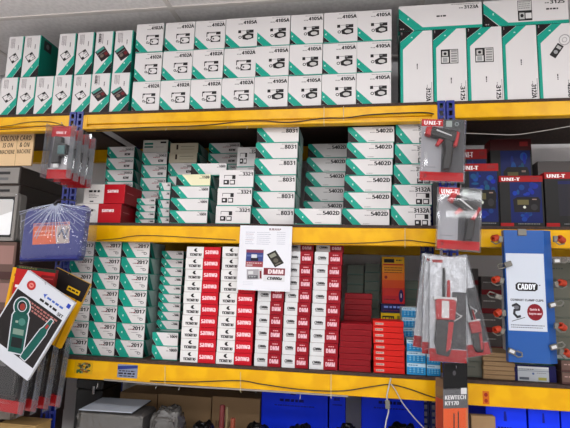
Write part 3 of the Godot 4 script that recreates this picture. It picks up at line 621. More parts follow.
func shelving():
	var t := thing("shelving_unit", "wide yellow-beamed steel rack holding the teal-banded cartons on three shelves", "shelf")
	post(-1.347, 0.0035, M.blue_steel, t, -1); post(0.347, 0.0035, M.blue_steel, t, 1)
	post(-1.347, -0.60, M.blue_steel, t, -1); post(0.347, -0.60, M.blue_steel, t, 1)
	for q in [[2.246, 2.3202, true, TOP_Y], [1.704, 1.7782, false, MID_Y], [1.088, 1.1682, false, LOW_Y]]:
		beam(-1.313, 0.347, q[0], q[1], 0.0, q[2], t); beam(-1.313, 0.347, q[1] - 0.078, q[1], -0.59, false, t); board(-1.312, 0.346, q[3], t)
	board(-1.312, 0.346, BASE_Y, t); beam(-1.313, 0.347, BASE_Y - 0.09, BASE_Y - 0.0138, 0.0, false, t)
	t = thing("shelving_unit", "yellow-beamed rack bay holding the blue picture boxes and kraft cartons", "shelf")
	post(0.385, 0.0035, M.blue_steel, t, -1); post(0.385, -0.60, M.blue_steel, t, -1); post(2.1, 0.0035, M.blue_steel, t, 1); post(2.1, -0.60, M.blue_steel, t, 1)
	for q in [[2.257, 2.3202, TOP_Y], [1.704, 1.7782, MID_Y], [1.083, 1.1652, LOW_Y - 0.003]]:
		beam(0.419, 2.1, q[0], q[1], 0.0, false, t)
		if q[2] < TOP_Y: beam(0.419, 2.1, q[1] - 0.07, q[1], -0.59, false, t)
		board(0.42, 2.099, q[2], t)
	board(0.42, 2.099, BASE_Y, t); beam(0.419, 2.1, BASE_Y - 0.09, BASE_Y - 0.0138, 0.0, false, t)
	t = thing("shelving_unit", "yellow-beamed rack bay above the lettered cardboard sign and grey cases", "shelf")
	post(-1.387, 0.0035, M.blue_steel, t, 1); post(-1.387, -0.60, M.blue_steel, t, 1); post(-3.0, 0.0035, M.blue_steel, t, -1); post(-3.0, -0.60, M.blue_steel, t, -1)
	beam(-2.966, -1.387, 2.243, 2.3202, 0.0, true, t); beam(-2.966, -1.387, 2.243, 2.3202, -0.59, false, t); board(-2.965, -1.388, TOP_Y, t)
	board(-2.965, -1.388, BASE_Y, t); beam(-2.966, -1.387, BASE_Y - 0.09, BASE_Y - 0.0138, 0.0, false, t)

# ---------------------------------------------------------------- cartons on the shelves
func top_shelf():
	var g := "tall narrow cartons on the top shelf"
	var low := [-3.0, 14.5, 32.0, 50.5, 69.5, 88.5, 108.2, 128.0]
	var z := -0.012
	var hl := 0.0
	for i in 7:
		var x0 := on_level(low[i], TOP_Y, z); var x1 := on_level(low[i + 1], TOP_Y, z)
		var h := at(100, 73.2, z).y - TOP_Y; hl = h
		one("tall_carton", "tall_a" if i < 5 else ("tall_b" if i == 5 else "tall_c"), x1 - x0 - 0.003, h - 0.001, 0.2, Vector3((x0 + x1) / 2, TOP_Y, z - rng.randf() * 0.006), rng.randf_range(-0.01, 0.01),
			"tall narrow carton, bottom row, %s away from the squarish tester cartons" % nth(6 - i), g)
	var upp := [[4.0, 19.5], [20.0, 37.0], [55.0, 72.5], [73.5, 91.0], [92.0, 110.5], [111.5, 130.0]]
	for i in 6:
		var y := TOP_Y + hl
		var x0 := on_level(upp[i][0], y, z); var x1 := on_level(upp[i][1], y, z)
		var h := at(100, 31.0, z).y - y
		one("tall_carton", "tall_a" if i < 4 else ("tall_b" if i == 4 else "tall_c"), x1 - x0 - 0.003, h - 0.001, 0.2, Vector3((x0 + x1) / 2, y, z - rng.randf() * 0.006), rng.randf_range(-0.01, 0.01),
			["tall narrow carton, upper row, beyond the one showing its green side", "tall narrow upper-row carton showing its green side and black emblem", "tall narrow upper-row carton just after the gap, line drawing print", "tall narrow upper-row carton between another line-drawing one and a dark-picture one", "tall narrow upper-row carton, dark instrument picture, sideways number print", "tall narrow upper-row carton, dark instrument picture, touching the squarish cartons"][i], g)
	# squarish tester cartons, eight columns of three
	var lo := [130.6, 158.6, 189.0, 220.4, 253.4, 287.4, 321.2, 356.0, 391.4]
	var hi := [136.6, 165.8, 195.6, 226.6, 257.6, 291.0, 324.4, 357.8, 392.2]
	var vtop := [22.0, 21.6, 20.0, 17.5, 15.5, 15.0, 12.0, 9.5]
	for c in 8:
		var x0 := on_level(lo[c], TOP_Y, z); var x1 := on_level(lo[c + 1], TOP_Y, z)
		var xt := at(hi[c], 22, z).x
		var h := 0.1515
		for r in 3:
			var key := "square_a" if (c < 3 or (c == 3 and r < 2)) else "square_b"
			one("tester_carton", key, x1 - x0 - 0.0015, h - 0.0008, 0.2, Vector3(lerpf(x0, xt, r / 3.0) + (x1 - x0) / 2, TOP_Y + r * h, z - rng.randf() * 0.005), rng.randf_range(-0.006, 0.006),
				"squarish carton with tester drawing, %s row, %s column from the big end-standing cartons" % [["bottom", "middle", "top"][r], nth(7 - c)], "squarish tester cartons on the top shelf")
	# big cartons standing on end, two more lying on them
	var bx := [400.4, 434.0, 468.4, 504.8, 540.6, 577.0]
	var keys := ["big_a", "big_b", "big_b", "big_a", "big_c"]
	var bh := at(440, 29.0, z).y - TOP_Y
	for i in 5:
		var x0 := on_level(bx[i], TOP_Y, z); var x1 := on_level(bx[i + 1], TOP_Y, z)
		one("large_carton", keys[i], x1 - x0 - 0.003, bh - 0.001, 0.12, Vector3((x0 + x1) / 2, TOP_Y, z - rng.randf() * 0.004), rng.randf_range(-0.004, 0.004),
			["big end-standing carton without picture beside the squarish tester cartons", "big end-standing carton with framed picture, next to the outermost plain one", "big end-standing carton with framed picture, between a picture one and a plain one", "big plain end-standing carton between a framed-picture one and the clamp-drawing one", "big end-standing carton with a slanting clamp meter drawing"][i], "big end-standing cartons on the top shelf")
	var ly := TOP_Y + bh
	for i in 2:
		var x0 := on_level([399.0, 484.2][i], ly, z); var x1 := on_level([482.6, 569.6][i], ly, z)
		one("long_carton", ["long_a", "long_b"][i], x1 - x0, at(440, 3.6, z).y - ly, 0.115, Vector3((x0 + x1) / 2, ly, z - 0.002), 0.0,
			["long carton lying on the end-standing cartons, no picture", "long carton with framed instrument picture lying on the end-standing cartons"][i], "long cartons lying on the big ones")

func mid_shelf():
	var z := -0.014
	var y := MID_Y
	# two big red and white boxes
	var hr := at(100, 203.4, z).y - y
	var x0 := on_level(75.0, y, z); var x1 := on_level(119.8, y, z)
	one("red_white_carton", "meter_big", x1 - x0, hr - 0.001, 0.17, Vector3((x0 + x1) / 2, y, z), 0.02, "big red and white meter carton, under its twin, half hidden by blue bag", "big red and white meter cartons")
	var xa := on_level(82.4, y + hr, z); var xb := on_level(123.8, y + hr, z)
	one("red_white_carton", "meter_big", xb - xa, at(100, 184.2, z).y - y - hr, 0.17, Vector3((xa + xb) / 2, y + hr, z - 0.003), -0.015, "big red and white meter carton on top of its twin", "big red and white meter cartons")
	# shaded stacks standing further back
	var zb := -0.34
	stack("flat_carton", "shade_flat", 7, y, zb, 0.17, 102.0, 130.0, 106.6, 146.6, "teal-banded carton, %s in shaded stack behind the big red cartons", "shaded stack behind the big red cartons")
	stack("flat_carton", "shade_flat", 6, y, zb, 0.17, 137.0, 163.0, 141.8, 152.5, "teal-banded carton, %s in shaded stack under the green-striped carton", "shaded stack under the striped carton")
	var sy := at(142, 152.5, zb).y
	xa = on_level(142.6, sy, zb); xb = on_level(167.4, sy, zb)
	one("striped_carton", "stripe_flat", xb - xa, at(150, 140.2, zb).y - sy, 0.17, Vector3((xa + xb) / 2, sy + 0.0005, zb), 0.0, "dull carton with two green stripes topping a shaded stack")
	stack("flat_carton", "shade_flat", 5, y, zb, 0.17, 165.5, 194.0, 168.0, 163.0, "teal-banded carton, %s in shaded stack under two beige cartons", "shaded stack under the beige cartons")
	sy = at(168, 163.0, zb).y
	xa = on_level(168.6, sy, zb); xb = on_level(196.6, sy, zb)
	var h2 := (at(180, 142.8, zb).y - sy) / 2
	for i in 2: one("beige_carton", "beige_flat", xb - xa, h2 - 0.0006, 0.17, Vector3((xa + xb) / 2 + 0.002 * i, sy + 0.0006 + h2 * i, zb - 0.004 * i), 0.0, "dull beige carton with a dark mark, %s of the pair" % ["lower", "upper"][i], "beige carton pair in the shade")
	zb = -0.40
	stack("flat_carton", "shade_flat", 8, y, zb, 0.17, 204.0, 236.0, 208.6, 142.8, "teal-banded carton, %s in the deeply shaded stack behind the white ones", "deeply shaded stack")
	# thin cartons squeezed low down
	zb = -0.13
	stack("thin_carton", "slim", 4, y, zb, 0.13, 134.0, 153.5, 136.0, 198.0, "thin teal carton, %s in low stack behind the big red cartons", "low stack of thin cartons by the red ones", 2.0)
	zb = -0.11
	stack("thin_carton", "slim", 5, y, zb, 0.13, 156.0, 174.0 - 6, 158.6, 182.4, "thin teal carton, %s in low stack beside the white flat cartons", "low stack of thin cartons by the white ones", 2.0)
	# white flat cartons with a cream one, and a thin one across
	z = -0.014
	var st := stack("flat_carton", "flat_thin", 3, y, z, 0.17, 168.4, 206.6, 172.2, 186.2, "white flat carton, %s below the cream carton", "white cartons below the cream one")
	var cy := y + st * 3
	xa = on_level(175.6, cy, z); xb = on_level(210.0, cy, z)
	var hc := at(190, 174.2, z).y - cy
	one("cream_carton", "flat_cream", xb - xa, hc - 0.0006, 0.17, Vector3((xa + xb) / 2, cy, z), -0.01, "cream flat carton with teal band on top of white flat cartons")
	xa = on_level(190.6, cy + hc, z - 0.03); xb = on_level(226.0, cy + hc, z - 0.03)
	one("flat_carton", "flat_thin", xb - xa, at(205, 163.4, z - 0.03).y - cy - hc, 0.15, Vector3((xa + xb) / 2, cy + hc, z - 0.03), 0.01, "white flat carton lying askew across the top of the cream carton")
	# cartons with a meter drawing
	stack("icon_carton", "icon_box", 3, y, z, 0.17, 215.0, 250.0, 220.0, 169.8, "white carton with meter drawing, %s beside the tall flat-carton stack", "white cartons with a meter drawing")
	zb = -0.24
	sy = y
	var hk := (at(240, 147.0, zb).y - y) / 4
	xa = on_level(231.6, y, zb); xb = on_level(253.0, y, zb)
	for i in 4: one("icon_carton", "icon_box", xb - xa, hk - 0.0006, 0.17, Vector3((xa + xb) / 2 + 0.004 * i, y + hk * i, zb), 0.0, "shaded carton with meter drawing, %s in stack set back behind white ones" % level(i, 4), "shaded cartons with a meter drawing")
	# tall stacks of long flat cartons, reaching up behind the beam
	z = -0.047
	stack("flat_carton", "flat_e", 6, y, z, 0.19, 250.2, 293.4, 257.6, 127.0, "long flat carton, %s in tall stack beside the dark gap", "tall stack with side showing")
	zb = -0.29
	stack("flat_carton", "flat_d", 6, y, zb, 0.19, 301.4, 342.0, 308.6, 143.6, "long flat carton, %s in the set-back stack in the dark gap", "set-back stack in the gap")
	z = -0.014
	var h1 := at(320, 208.6, z).y - y
	xa = on_level(294.2, y, z); xb = on_level(340.8, y, z)
	one("flat_carton", "flat_d", xb - xa, h1, 0.09, Vector3((xa + xb) / 2, y, z), 0.008, "single long flat carton in front of the set-back stack")
	z = -0.047
	stack("flat_carton", "flat_d", 6, y, z, 0.19, 341.6, 389.6, 349.0, 126.8, "long flat carton, %s in tall stack beside the deeper meter cartons", "tall stack by the meter cartons")
	zb = -0.30
	stack("flat_carton", "flat_d", 7, y, zb, 0.19, 345.6, 386.0, 351.0, 129.0, "long flat carton, %s in the hidden stack behind the tall flat stack", "stack behind the tall flat stack")
	stack("band_carton", "icon_band", 5, y, z, 0.17, 391.0, 431.0, 397.4, 124.0, "teal-banded carton with meter drawing, %s behind the hanging thermometer packs", "meter cartons behind the hanging packs")

func low_shelf():
	var z := -0.014
	var y := LOW_Y
	var lo := [59.5, 86.4, 113.8, 142.6]
	for c in 3:
		stack("short_carton", "short", 7, y, -0.046, 0.18, lo[c], lo[c + 1] - 0.3, lo[c] + 8.6, 240.8 + c * 0.4, "short teal-banded carton, %s, " + ["column behind the hanging cards", "middle of the three columns", "column beside the slim cartons"][c], "short teal-banded cartons, three columns", 0.8)
	stack("slim_carton", "slim_big", 2, y, z - 0.02, 0.24, 150.6, 176.8, 152.4, 332.0, "slim teal-banded carton, %s of two under the thin shaded stack", "slim cartons under the thin stack")
	var y2 := at(155, 332.0, z - 0.02).y
	stack("thin_carton", "slim", 9, y2, z - 0.12, 0.12, 155.6, 178.4, 161.4, 250.6, "thin teal-banded carton, %s in shaded stack beside the red-ended cartons", "thin shaded stack")
	for c in 2:
		stack("meter_carton", "meter_a", 10, y, z, 0.15, [179.4, 215.4][c], [214.8, 251.4][c], [186.4, 222.6][c], 246.4, "white and bright red meter carton, %s, " + ["column by the thin teal cartons", "column by the dark red ones"][c], "white and bright red meter cartons")
	for c in 3:
		stack("meter_carton", "meter_b", 9, y, z, 0.15, [253.6, 281.2, 308.6][c], [280.6, 308.0, 337.4][c], [260.0, 287.6, 315.0][c], [250.4, 251.0, 251.6][c], "white and dark red meter carton, %s, " + ["column by the bright red ones", "middle dark red column", "column by the plain red boxes"][c], "white and dark red meter cartons")
	var y3 := at(300, 251.4, z).y
	for c in 2:
		var xa := on_level([288.6, 318.0][c], y3, z - 0.05); var xb := on_level([315.5, 345.5][c], y3, z - 0.05)
		one("meter_carton", "meter_b", xb - xa, 0.042, 0.1, Vector3((xa + xb) / 2 - 0.008, y3 + 0.001, z - 0.05), 0.01, "dark red meter carton pushed back on top of the %s dark red column" % ["middle", "outer"][c], "meter cartons on top")
	stack("red_carton", "plain_red", 8, y, z, 0.14, 338.2, 370.4, 340.6, 323.2, "thin plain red carton, %s in the front stack", "thin plain red cartons, front stack", 1.6)
	stack("red_carton", "plain_red", 13, y, z - 0.15, 0.14, 341.8, 370.0, 345.0, 293.2, "thin plain red carton, %s in the taller stack set behind", "thin plain red cartons, rear stack", 1.6)
	stack("orange_carton", "orange_red", 9, y, z, 0.13, 373.8, 405.4, 372.8, 320.6, "thin orange-red carton with white label, %s in its stack", "thin orange-red cartons", 2.4)
	# behind the orange stack
	var zb := -0.27
	var y4 := at(392, 320.4, zb).y
	var n4 := 5
	var hb := (at(392, 313.0, zb).y - y) / n4
	var xa := on_level(381.0, y, zb); var xb := on_level(402.5, y, zb)
	for i in n4: one("yellow_carton", "yellow_flat", xb - xa, hb - 0.0006, 0.11, Vector3((xa + xb) / 2, y + hb * i, zb), 0.0, "thin yellow carton, %s of the stack behind the orange-red cartons" % level(i, n4), "thin yellow cartons")
	var yy := y + hb * n4
	xa = on_level(381.0, yy, zb); xb = on_level(405.0, yy, zb)
	var hn := at(392, 304.0, zb).y - yy
	one("navy_carton", "navy_flat", xb - xa, hn - 0.0006, 0.12, Vector3((xa + xb) / 2, yy, zb), 0.0, "navy carton on the yellow cartons, under the yellow-to-red box")
	xa = on_level(382.4, yy + hn, zb); xb = on_level(405.4, yy + hn, zb)
	one("picture_carton", "ramp_box", xb - xa, at(394, 256.6, zb).y - yy - hn, 0.06, Vector3((xa + xb) / 2, yy + hn, zb - 0.02), 0.0, "upright box printed yellow to red, on the navy carton")
	zb = -0.44
	for c in 3:
		stack("pale_carton", "pale_green", [9, 10, 8][c], y, zb, 0.15, [345.0, 362.6, 404.0][c], [362.0, 378.0, 420.0][c], [347.6, 365.0, 404.0][c], [264.6, 263.4, 280.0][c], "pale grey-green carton, %s, " + ["stack behind the plain red cartons", "stack beside the yellow-to-red box", "stack behind the sky-blue cartons"][c], "pale cartons at the back of the shelf")
	zb = -0.02
	for c in 2:
		stack("blue_carton", "sky_blue", [3, 2][c], y, zb, 0.1, [407.2, 427.0][c], [426.4, 441.0][c], [407.0, 427.0][c], [339.5, 353.5][c], "sky-blue and white carton, %s, " + ["stack by the orange-red cartons", "shorter stack behind the hanging pen packs"][c], "sky-blue cartons in front")
	stack("blue_carton", "sky_blue", 6, y, -0.14, 0.1, 402.6, 420.0, 402.0, 307.0, "sky-blue and white carton, %s of the taller stack set behind", "sky-blue cartons behind")
	# right bay
	var g := "kraft cartons on the low shelf"
	y = LOW_Y - 0.003
	stack("kraft_carton", "kraft", 6, y, -0.03, 0.16, 484.0, 516.0, 482.6, 352.0, "thin kraft carton, %s in stack under the blue clip display", g, 2.0)
	stack("grey_carton", "grey_plain", 3, y, -0.05, 0.15, 464.0, 483.0, 463.0, 330.0, "dull grey-green carton, %s, between kraft cartons and hanging pen packs", "dull grey-green cartons", 2.0)
	stack("grey_carton", "grey_red", 6, y, -0.24, 0.15, 462.0, 481.0, 460.0, 268.0, "dim grey carton with red foot, %s, stack behind the pen packs", "dim grey cartons, inner stack")
	stack("grey_carton", "grey_red", 5, y, -0.22, 0.15, 483.0, 504.0, 481.0, 276.0, "dim grey carton with red foot, %s, stack beside the clip display", "dim grey cartons, middle stack")
	stack("grey_carton", "grey_plain", 6, y, -0.2, 0.15, 549.0, 578.0, 547.0, 262.0, "dim grey carton, %s, stack behind the clips beyond the display", "dim grey cartons, outer stack")
	xa = on_level(515.0, y, -0.04); xb = on_level(557.0, y, -0.04)
	one("label_carton", "navy_label", xb - xa, at(530, 365.0, -0.04).y - y, 0.13, Vector3((xa + xb) / 2, y, -0.04), 0.0, "navy carton with a large pale label under the clip display")
	stack("grey_carton", "pink", 2, y, -0.015, 0.15, 562.5, 592.0, 561.0, 360.0, "reddish carton with pale print, %s of two at the bay's far side", "reddish cartons")
	# under the low shelf
	y = BASE_Y
	for q in [[486.5, 527.6, 405.6], [529.6, 561.0, 407.6], [562.6, 597.0, 409.5]]:
		xa = on_level(q[0], 0.95, -0.06); xb = on_level(q[1], 0.95, -0.06)
		one("blue_carton", "blue_big", xb - xa, at(q[0], q[2], -0.06).y - y, 0.3, Vector3((xa + xb) / 2, y, -0.06), 0.0, "bright blue carton with dark lettering, %s" % ["beside the small kraft carton", "between two other bright blue ones", "last in the row"][[486.5, 529.6, 562.6].find(q[0])], "bright blue cartons under the low shelf")
	xa = on_level(472.0, 0.9, -0.02); xb = on_level(497.0, 0.9, -0.02)
	one("kraft_carton", "kraft", xb - xa, at(480, 416.0, -0.02).y - y, 0.035, Vector3((xa + xb) / 2, y, -0.02), 0.05, "kraft carton standing before the bright blue cartons beside the orange pack")
	for q in [[121.0, 158.0, 392.0, "behind the white sheets"], [159.0, 212.0, 394.0, "behind the crumpled grey bag"], [213.0, 260.5, 396.0, "behind the upright tubes"]]:
		xa = on_level(q[0], 1.0, -0.40); xb = on_level(q[1], 1.0, -0.40)
		one("kraft_carton", "kraft", xb - xa, at(q[0], q[2], -0.40).y - y, 0.18, Vector3((xa + xb) / 2, y, -0.40), 0.0, "large kraft carton at the back under the low shelf, " + q[3], "large kraft cartons under the low shelf")
	for q in [[262.0, 328.0, 389.0], [329.5, 345.5, 388.0], [361.5, 424.0, 390.0]]:
		xa = on_level(q[0], 1.0, -0.42); xb = on_level(q[1], 1.0, -0.42)
		one("blue_carton", "blue_big", xb - xa, at(q[0], q[2] - 6, -0.42).y - y, 0.16, Vector3((xa + xb) / 2, y, -0.42), 0.0, "shaded blue carton under the low shelf, %s" % ["wide one by the upright tubes", "narrow one", "wide one behind the white cord"][[262.0, 329.5, 361.5].find(q[0])], "shaded blue cartons under the low shelf")

func mid_right():
	var y := MID_Y
	for q in [["photo_a", 461.0, 501.0, 163.4, -0.03, "blue picture box beside the hanging packs, red strip, dark instrument"], ["photo_b", 500.6, 545.6, 175.6, -0.02, "blue picture box with pale-screened instrument, in front of another"], ["photo_c", 546.6, 592.0, 172.0, -0.02, "dark box with red strip and no blue picture"]]:
		var xa := on_level(q[1], y, q[4]); var xb := on_level(q[2], y, q[4])
		one("instrument_carton", q[0], xb - xa - 0.002, at((q[1] + q[2]) / 2, q[3], q[4]).y - y, 0.065, Vector3((xa + xb) / 2, y, q[4]), 0.0, q[5], "instrument boxes with red strips")
	var zb := -0.30
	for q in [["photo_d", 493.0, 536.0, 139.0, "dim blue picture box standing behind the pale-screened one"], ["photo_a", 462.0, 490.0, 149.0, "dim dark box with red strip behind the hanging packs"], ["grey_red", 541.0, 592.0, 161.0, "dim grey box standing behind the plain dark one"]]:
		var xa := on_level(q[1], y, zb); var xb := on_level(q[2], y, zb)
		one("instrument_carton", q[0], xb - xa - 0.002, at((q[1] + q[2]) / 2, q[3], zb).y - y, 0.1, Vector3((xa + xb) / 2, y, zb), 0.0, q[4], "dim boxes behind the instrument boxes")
# ---------------------------------------------------------------- hanging packs
func r2(x0: float, y0: float, x1: float, y1: float, r := 0.004) -> PackedVector2Array:
	var p := PackedVector2Array()
	for q in [[x1 - r, y1 - r, 0.0], [x0 + r, y1 - r, 1.0], [x0 + r, y0 + r, 2.0], [x1 - r, y0 + r, 3.0]]:
		for k in 4: p.append(Vector2(q[0], q[1]) + Vector2.from_angle((q[2] + k / 3.0) * PI / 2) * r)
	return p
func dome(w0: float, h0: float, w1: float, h1: float, y0: float, depth: float, taper := 0.8) -> MB:     # a moulded clear bubble standing on a flat flange
	var b := MB.new()
	var ring := func(hw: float, ya: float, yb: float, z: float) -> Array:
		var o := []
		for p in r2(-hw, ya, hw, yb, minf(hw, (yb - ya) / 2) * 0.35): o.append(Vector3(p.x, p.y, z))
		return o
	var rs := [ring.call(w0 / 2, 0.0, h0, 0.001), ring.call(w1 / 2, y0, y0 + h1, 0.001), ring.call(w1 / 2 * 0.97, y0 + 0.002, y0 + h1 - 0.002, depth * 0.8), ring.call(w1 / 2 * taper, y0 + h1 * 0.04, y0 + h1 * 0.96, depth)]
	for i in rs.size() - 1:
		for k in 16:
			var l := (k + 1) % 16
			var c: Vector3 = Vector3(0, y0 + h1 / 2, 0)
			b.quad(rs[i][k], rs[i][l], rs[i + 1][l], rs[i + 1][k], (rs[i][k] - c).normalized() * 0.6 + Vector3.BACK)
	for k in range(1, 15): b.flat(rs[3][0], rs[3][k], rs[3][k + 1], Vector3.BACK)
	return b
func inner(called: String, parent: Node3D) -> Node3D:
	var o := Node3D.new(); o.name = called; parent.add_child(o, true); return o
func thermometer_gun(k: float, pack: Node3D, c: Vector3, tilt: float):       # pistol-shaped: barrel across, grip down; k: length of the barrel
	var parent := inner("thermometer", pack)
	var o := MB.new(); o.xf = Transform3D(Basis(Vector3.BACK, tilt), c)
	var bp := PackedVector2Array()
	for q in [Vector2(-0.44, -0.08), Vector2(-0.36, -0.15), Vector2(0.02, -0.22), Vector2(0.34, -0.30), Vector2(0.46, -0.22), Vector2(0.48, 0.02), Vector2(0.40, 0.10), Vector2(-0.30, 0.17), Vector2(-0.42, 0.12)]: bp.append(q * k)
	o.prism(bp, 0.004, 0.030, 0.006)
	part("barrel", o, M.black_plastic, parent)
	o = MB.new(); o.xf = Transform3D(Basis(Vector3.BACK, 0.0), c)
	var gp := PackedVector2Array()
	for q in [Vector2(0.02, -0.14), Vector2(0.34, -0.22), Vector2(0.34, -0.5), Vector2(0.30, -0.95), Vector2(0.24, -1.22), Vector2(0.0, -1.22), Vector2(0.02, -0.9), Vector2(0.06, -0.55)]: gp.append(q * k)
	o.prism(gp, 0.006, 0.028, 0.006); part("grip", o, M.black_plastic, parent)
	o = MB.new(); o.xf = Transform3D(Basis(Vector3.BACK, tilt), c)
	var np := PackedVector2Array()
	for q in [Vector2(-0.56, -0.12), Vector2(-0.38, -0.17), Vector2(-0.36, 0.16), Vector2(-0.54, 0.13)]: np.append(q * k)
	o.prism(np, 0.004, 0.032, 0.004); part("nozzle", o, M.red_plastic, parent)
	o = MB.new(); o.xf = Transform3D(Basis(Vector3.BACK, tilt), c)
	np = PackedVector2Array()
	for q in [Vector2(0.36, -0.42), Vector2(0.49, -0.38), Vector2(0.52, 0.06), Vector2(0.42, 0.10)]: np.append(q * k)
	o.prism(np, 0.005, 0.031, 0.004); part("rear_cap", o, M.red_plastic, parent)
	o = MB.new(); o.xf = Transform3D(Basis(Vector3.BACK, tilt), c)
	np = PackedVector2Array()
	for q in [Vector2(-0.18, -0.42), Vector2(-0.08, -0.46), Vector2(0.06, -0.24), Vector2(-0.10, -0.18)]: np.append(q * k)
	o.prism(np, 0.008, 0.024, 0.004); part("trigger", o, M.red_plastic, parent)
	o = MB.new(); o.xf = Transform3D(Basis(Vector3.BACK, tilt), c)
	np = PackedVector2Array()
	for q in [Vector2(-0.22, 0.03), Vector2(0.28, -0.10), Vector2(0.27, -0.06), Vector2(-0.22, 0.08)]: np.append(q * k)
	o.prism(np, 0.029, 0.0312, 0.0005); part("side_stripe", o, M.pale_plastic, parent)
func thermometer_pack(tl: Vector2, tr: Vector2, bl: Vector2, z: float, label: String, tilt: float, c: Vector2, dim: bool):
	var f := placed(tl, tr, bl, z); var w: float = f.w; var h: float = f.h
	var t := thing("thermometer_pack", label, "blister pack", f.xf, "thermometer packs hanging on the rack post")
	var a := Art.new(w * 1000, h * 1000, Color(0.60, 0.60, 0.62), 1.6); var W := w * 1000; var H := h * 1000
	a.rect(0, 0, W * 0.50, H * 0.115, Color(0.72, 0.08, 0.10)); a.text("UNI-T", W * 0.05, H * 0.025, H * 0.065, Color(0.95, 0.93, 0.93), W * 0.40, 1.6)
	a.rect(W * 0.50, 0, W * 0.5, H * 0.16, Color(0.27, 0.28, 0.29)); a.rect(W * 0.57, H * 0.02, W * 0.14, H * 0.10, Color(0.62, 0.66, 0.64)); a.oval(W * 0.82, H * 0.07, 9, 9, Color(0.55, 0.58, 0.58)); a.oval(W * 0.82, H * 0.07, 5, 5, Color(0.25, 0.3, 0.3))
	a.rect(W * 0.48, H * 0.16, W * 0.52, H * 0.72, Color(0.30, 0.30, 0.31)); a.tiny(W * 0.06, H * 0.78, W * 0.3, 2.4, Color(0.4, 0.4, 0.42), 3)
	a.rect(0, H * 0.86, W, H * 0.14, Color(0.70, 0.08, 0.10)); a.line(Vector2(W * 0.08, H * 0.96), Vector2(W * 0.16, H * 0.89), 2.5, Color(0.2, 0.03, 0.04)); a.line(Vector2(W * 0.08, H * 0.89), Vector2(W * 0.15, H * 0.95), 2.5, Color(0.2, 0.03, 0.04))
	var b := MB.new(); b.box(Vector3(-w / 2 + 0.004, 0.004, -0.0015), Vector3(w / 2 - 0.004, h - 0.004, 0.0), 0.0004); part("backing_card", b, printed(a, 0.35), t)
	thermometer_gun(w * 0.70, t, Vector3(c.x * w, c.y * h, 0.002), tilt)
	part("clear_shell", dome(w, h, w * 0.86, h * 0.72, h * 0.10, 0.038), M.film, t)
	b = MB.new(); b.box(Vector3(-w / 2, 0, -0.012), Vector3(w / 2, h, -0.0105), 0.0005); part("clear_back", b, M.film, t)
	for s in [-1.0, 1.0]: part("clear_rim", boxed(Vector3(s * w / 2 - 0.0008, 0.002, -0.011), Vector3(s * w / 2 + 0.0008, h - 0.002, 0.002), 0.0004), M.film_rim, t)
	part("clear_foot", boxed(Vector3(-w / 2, -0.001, -0.011), Vector3(w / 2, 0.001, 0.002), 0.0004), M.film_rim, t)
	hook(f.xf * Vector3(0, h - 0.008, 0.004), "tilted thermometer pack" if dim else "upper thermometer pack")
func hook(p: Vector3, what: String):
	var x := p.x; var y := p.y
	var b := MB.new(); b.tube([Vector3(x, y + 0.012, 0.004), Vector3(x, y + 0.002, p.z * 0.5), Vector3(x, y, p.z), Vector3(x, y + 0.004, p.z + 0.012), Vector3(x, y + 0.012, p.z + 0.016)], 0.0018, 6)
	b.box(Vector3(x - 0.006, y, 0.0036), Vector3(x + 0.006, y + 0.03, 0.0056), 0.0006)
	solo("display_hook", b, M.chrome, "thin steel peg carrying the " + what, "hook", "pegs on the rack posts")
func tester_pen(k: float, pack: Node3D, c: Vector3, white_mid: bool):               # length k, upright: probe tip, shaped body, grip
	var parent := inner("pen_tester", pack)
	var mk := func(called: String, pts: Array, z0: float, z1: float, m: Material, bev := 0.003):
		var p := PackedVector2Array()
		for q in pts: p.append(q * k)
		var o := MB.new(); o.xf = Transform3D(Basis.IDENTITY, c); o.prism(p, z0, z1, bev); part(called, o, m, parent)
	mk.call("probe_tip", [Vector2(-0.030, 0.64), Vector2(0.004, 0.64), Vector2(0.002, 0.98), Vector2(-0.026, 0.98)], 0.004, 0.012, M.black_plastic)
	mk.call("probe_sleeve", [Vector2(0.016, 0.62), Vector2(0.056, 0.62), Vector2(0.050, 0.84), Vector2(0.022, 0.84)], 0.004, 0.014, M.red_plastic)
	mk.call("finger_guard", [Vector2(-0.13, 0.615), Vector2(0.12, 0.615), Vector2(0.12, 0.65), Vector2(-0.13, 0.65)], 0.003, 0.020, M.pale_plastic)
	mk.call("head", [Vector2(-0.10, 0.40), Vector2(0.10, 0.40), Vector2(0.115, 0.60), Vector2(0.09, 0.63), Vector2(-0.09, 0.63), Vector2(-0.11, 0.60)], 0.003, 0.022, M.red_plastic)
	if white_mid: mk.call("display_window", [Vector2(-0.045, 0.42), Vector2(0.035, 0.42), Vector2(0.035, 0.61), Vector2(-0.045, 0.61)], 0.020, 0.0235, M.pale_plastic, 0.001)
	mk.call("grip", [Vector2(-0.09, 0.02), Vector2(0.03, 0.0), Vector2(0.07, 0.1), Vector2(0.09, 0.40), Vector2(-0.10, 0.40), Vector2(-0.12, 0.15)], 0.003, 0.021, M.black_plastic)
	mk.call("grip_stripe", [Vector2(0.0, 0.05), Vector2(0.05, 0.09), Vector2(0.085, 0.38), Vector2(0.03, 0.38)], 0.019, 0.0235, M.red_plastic, 0.001)
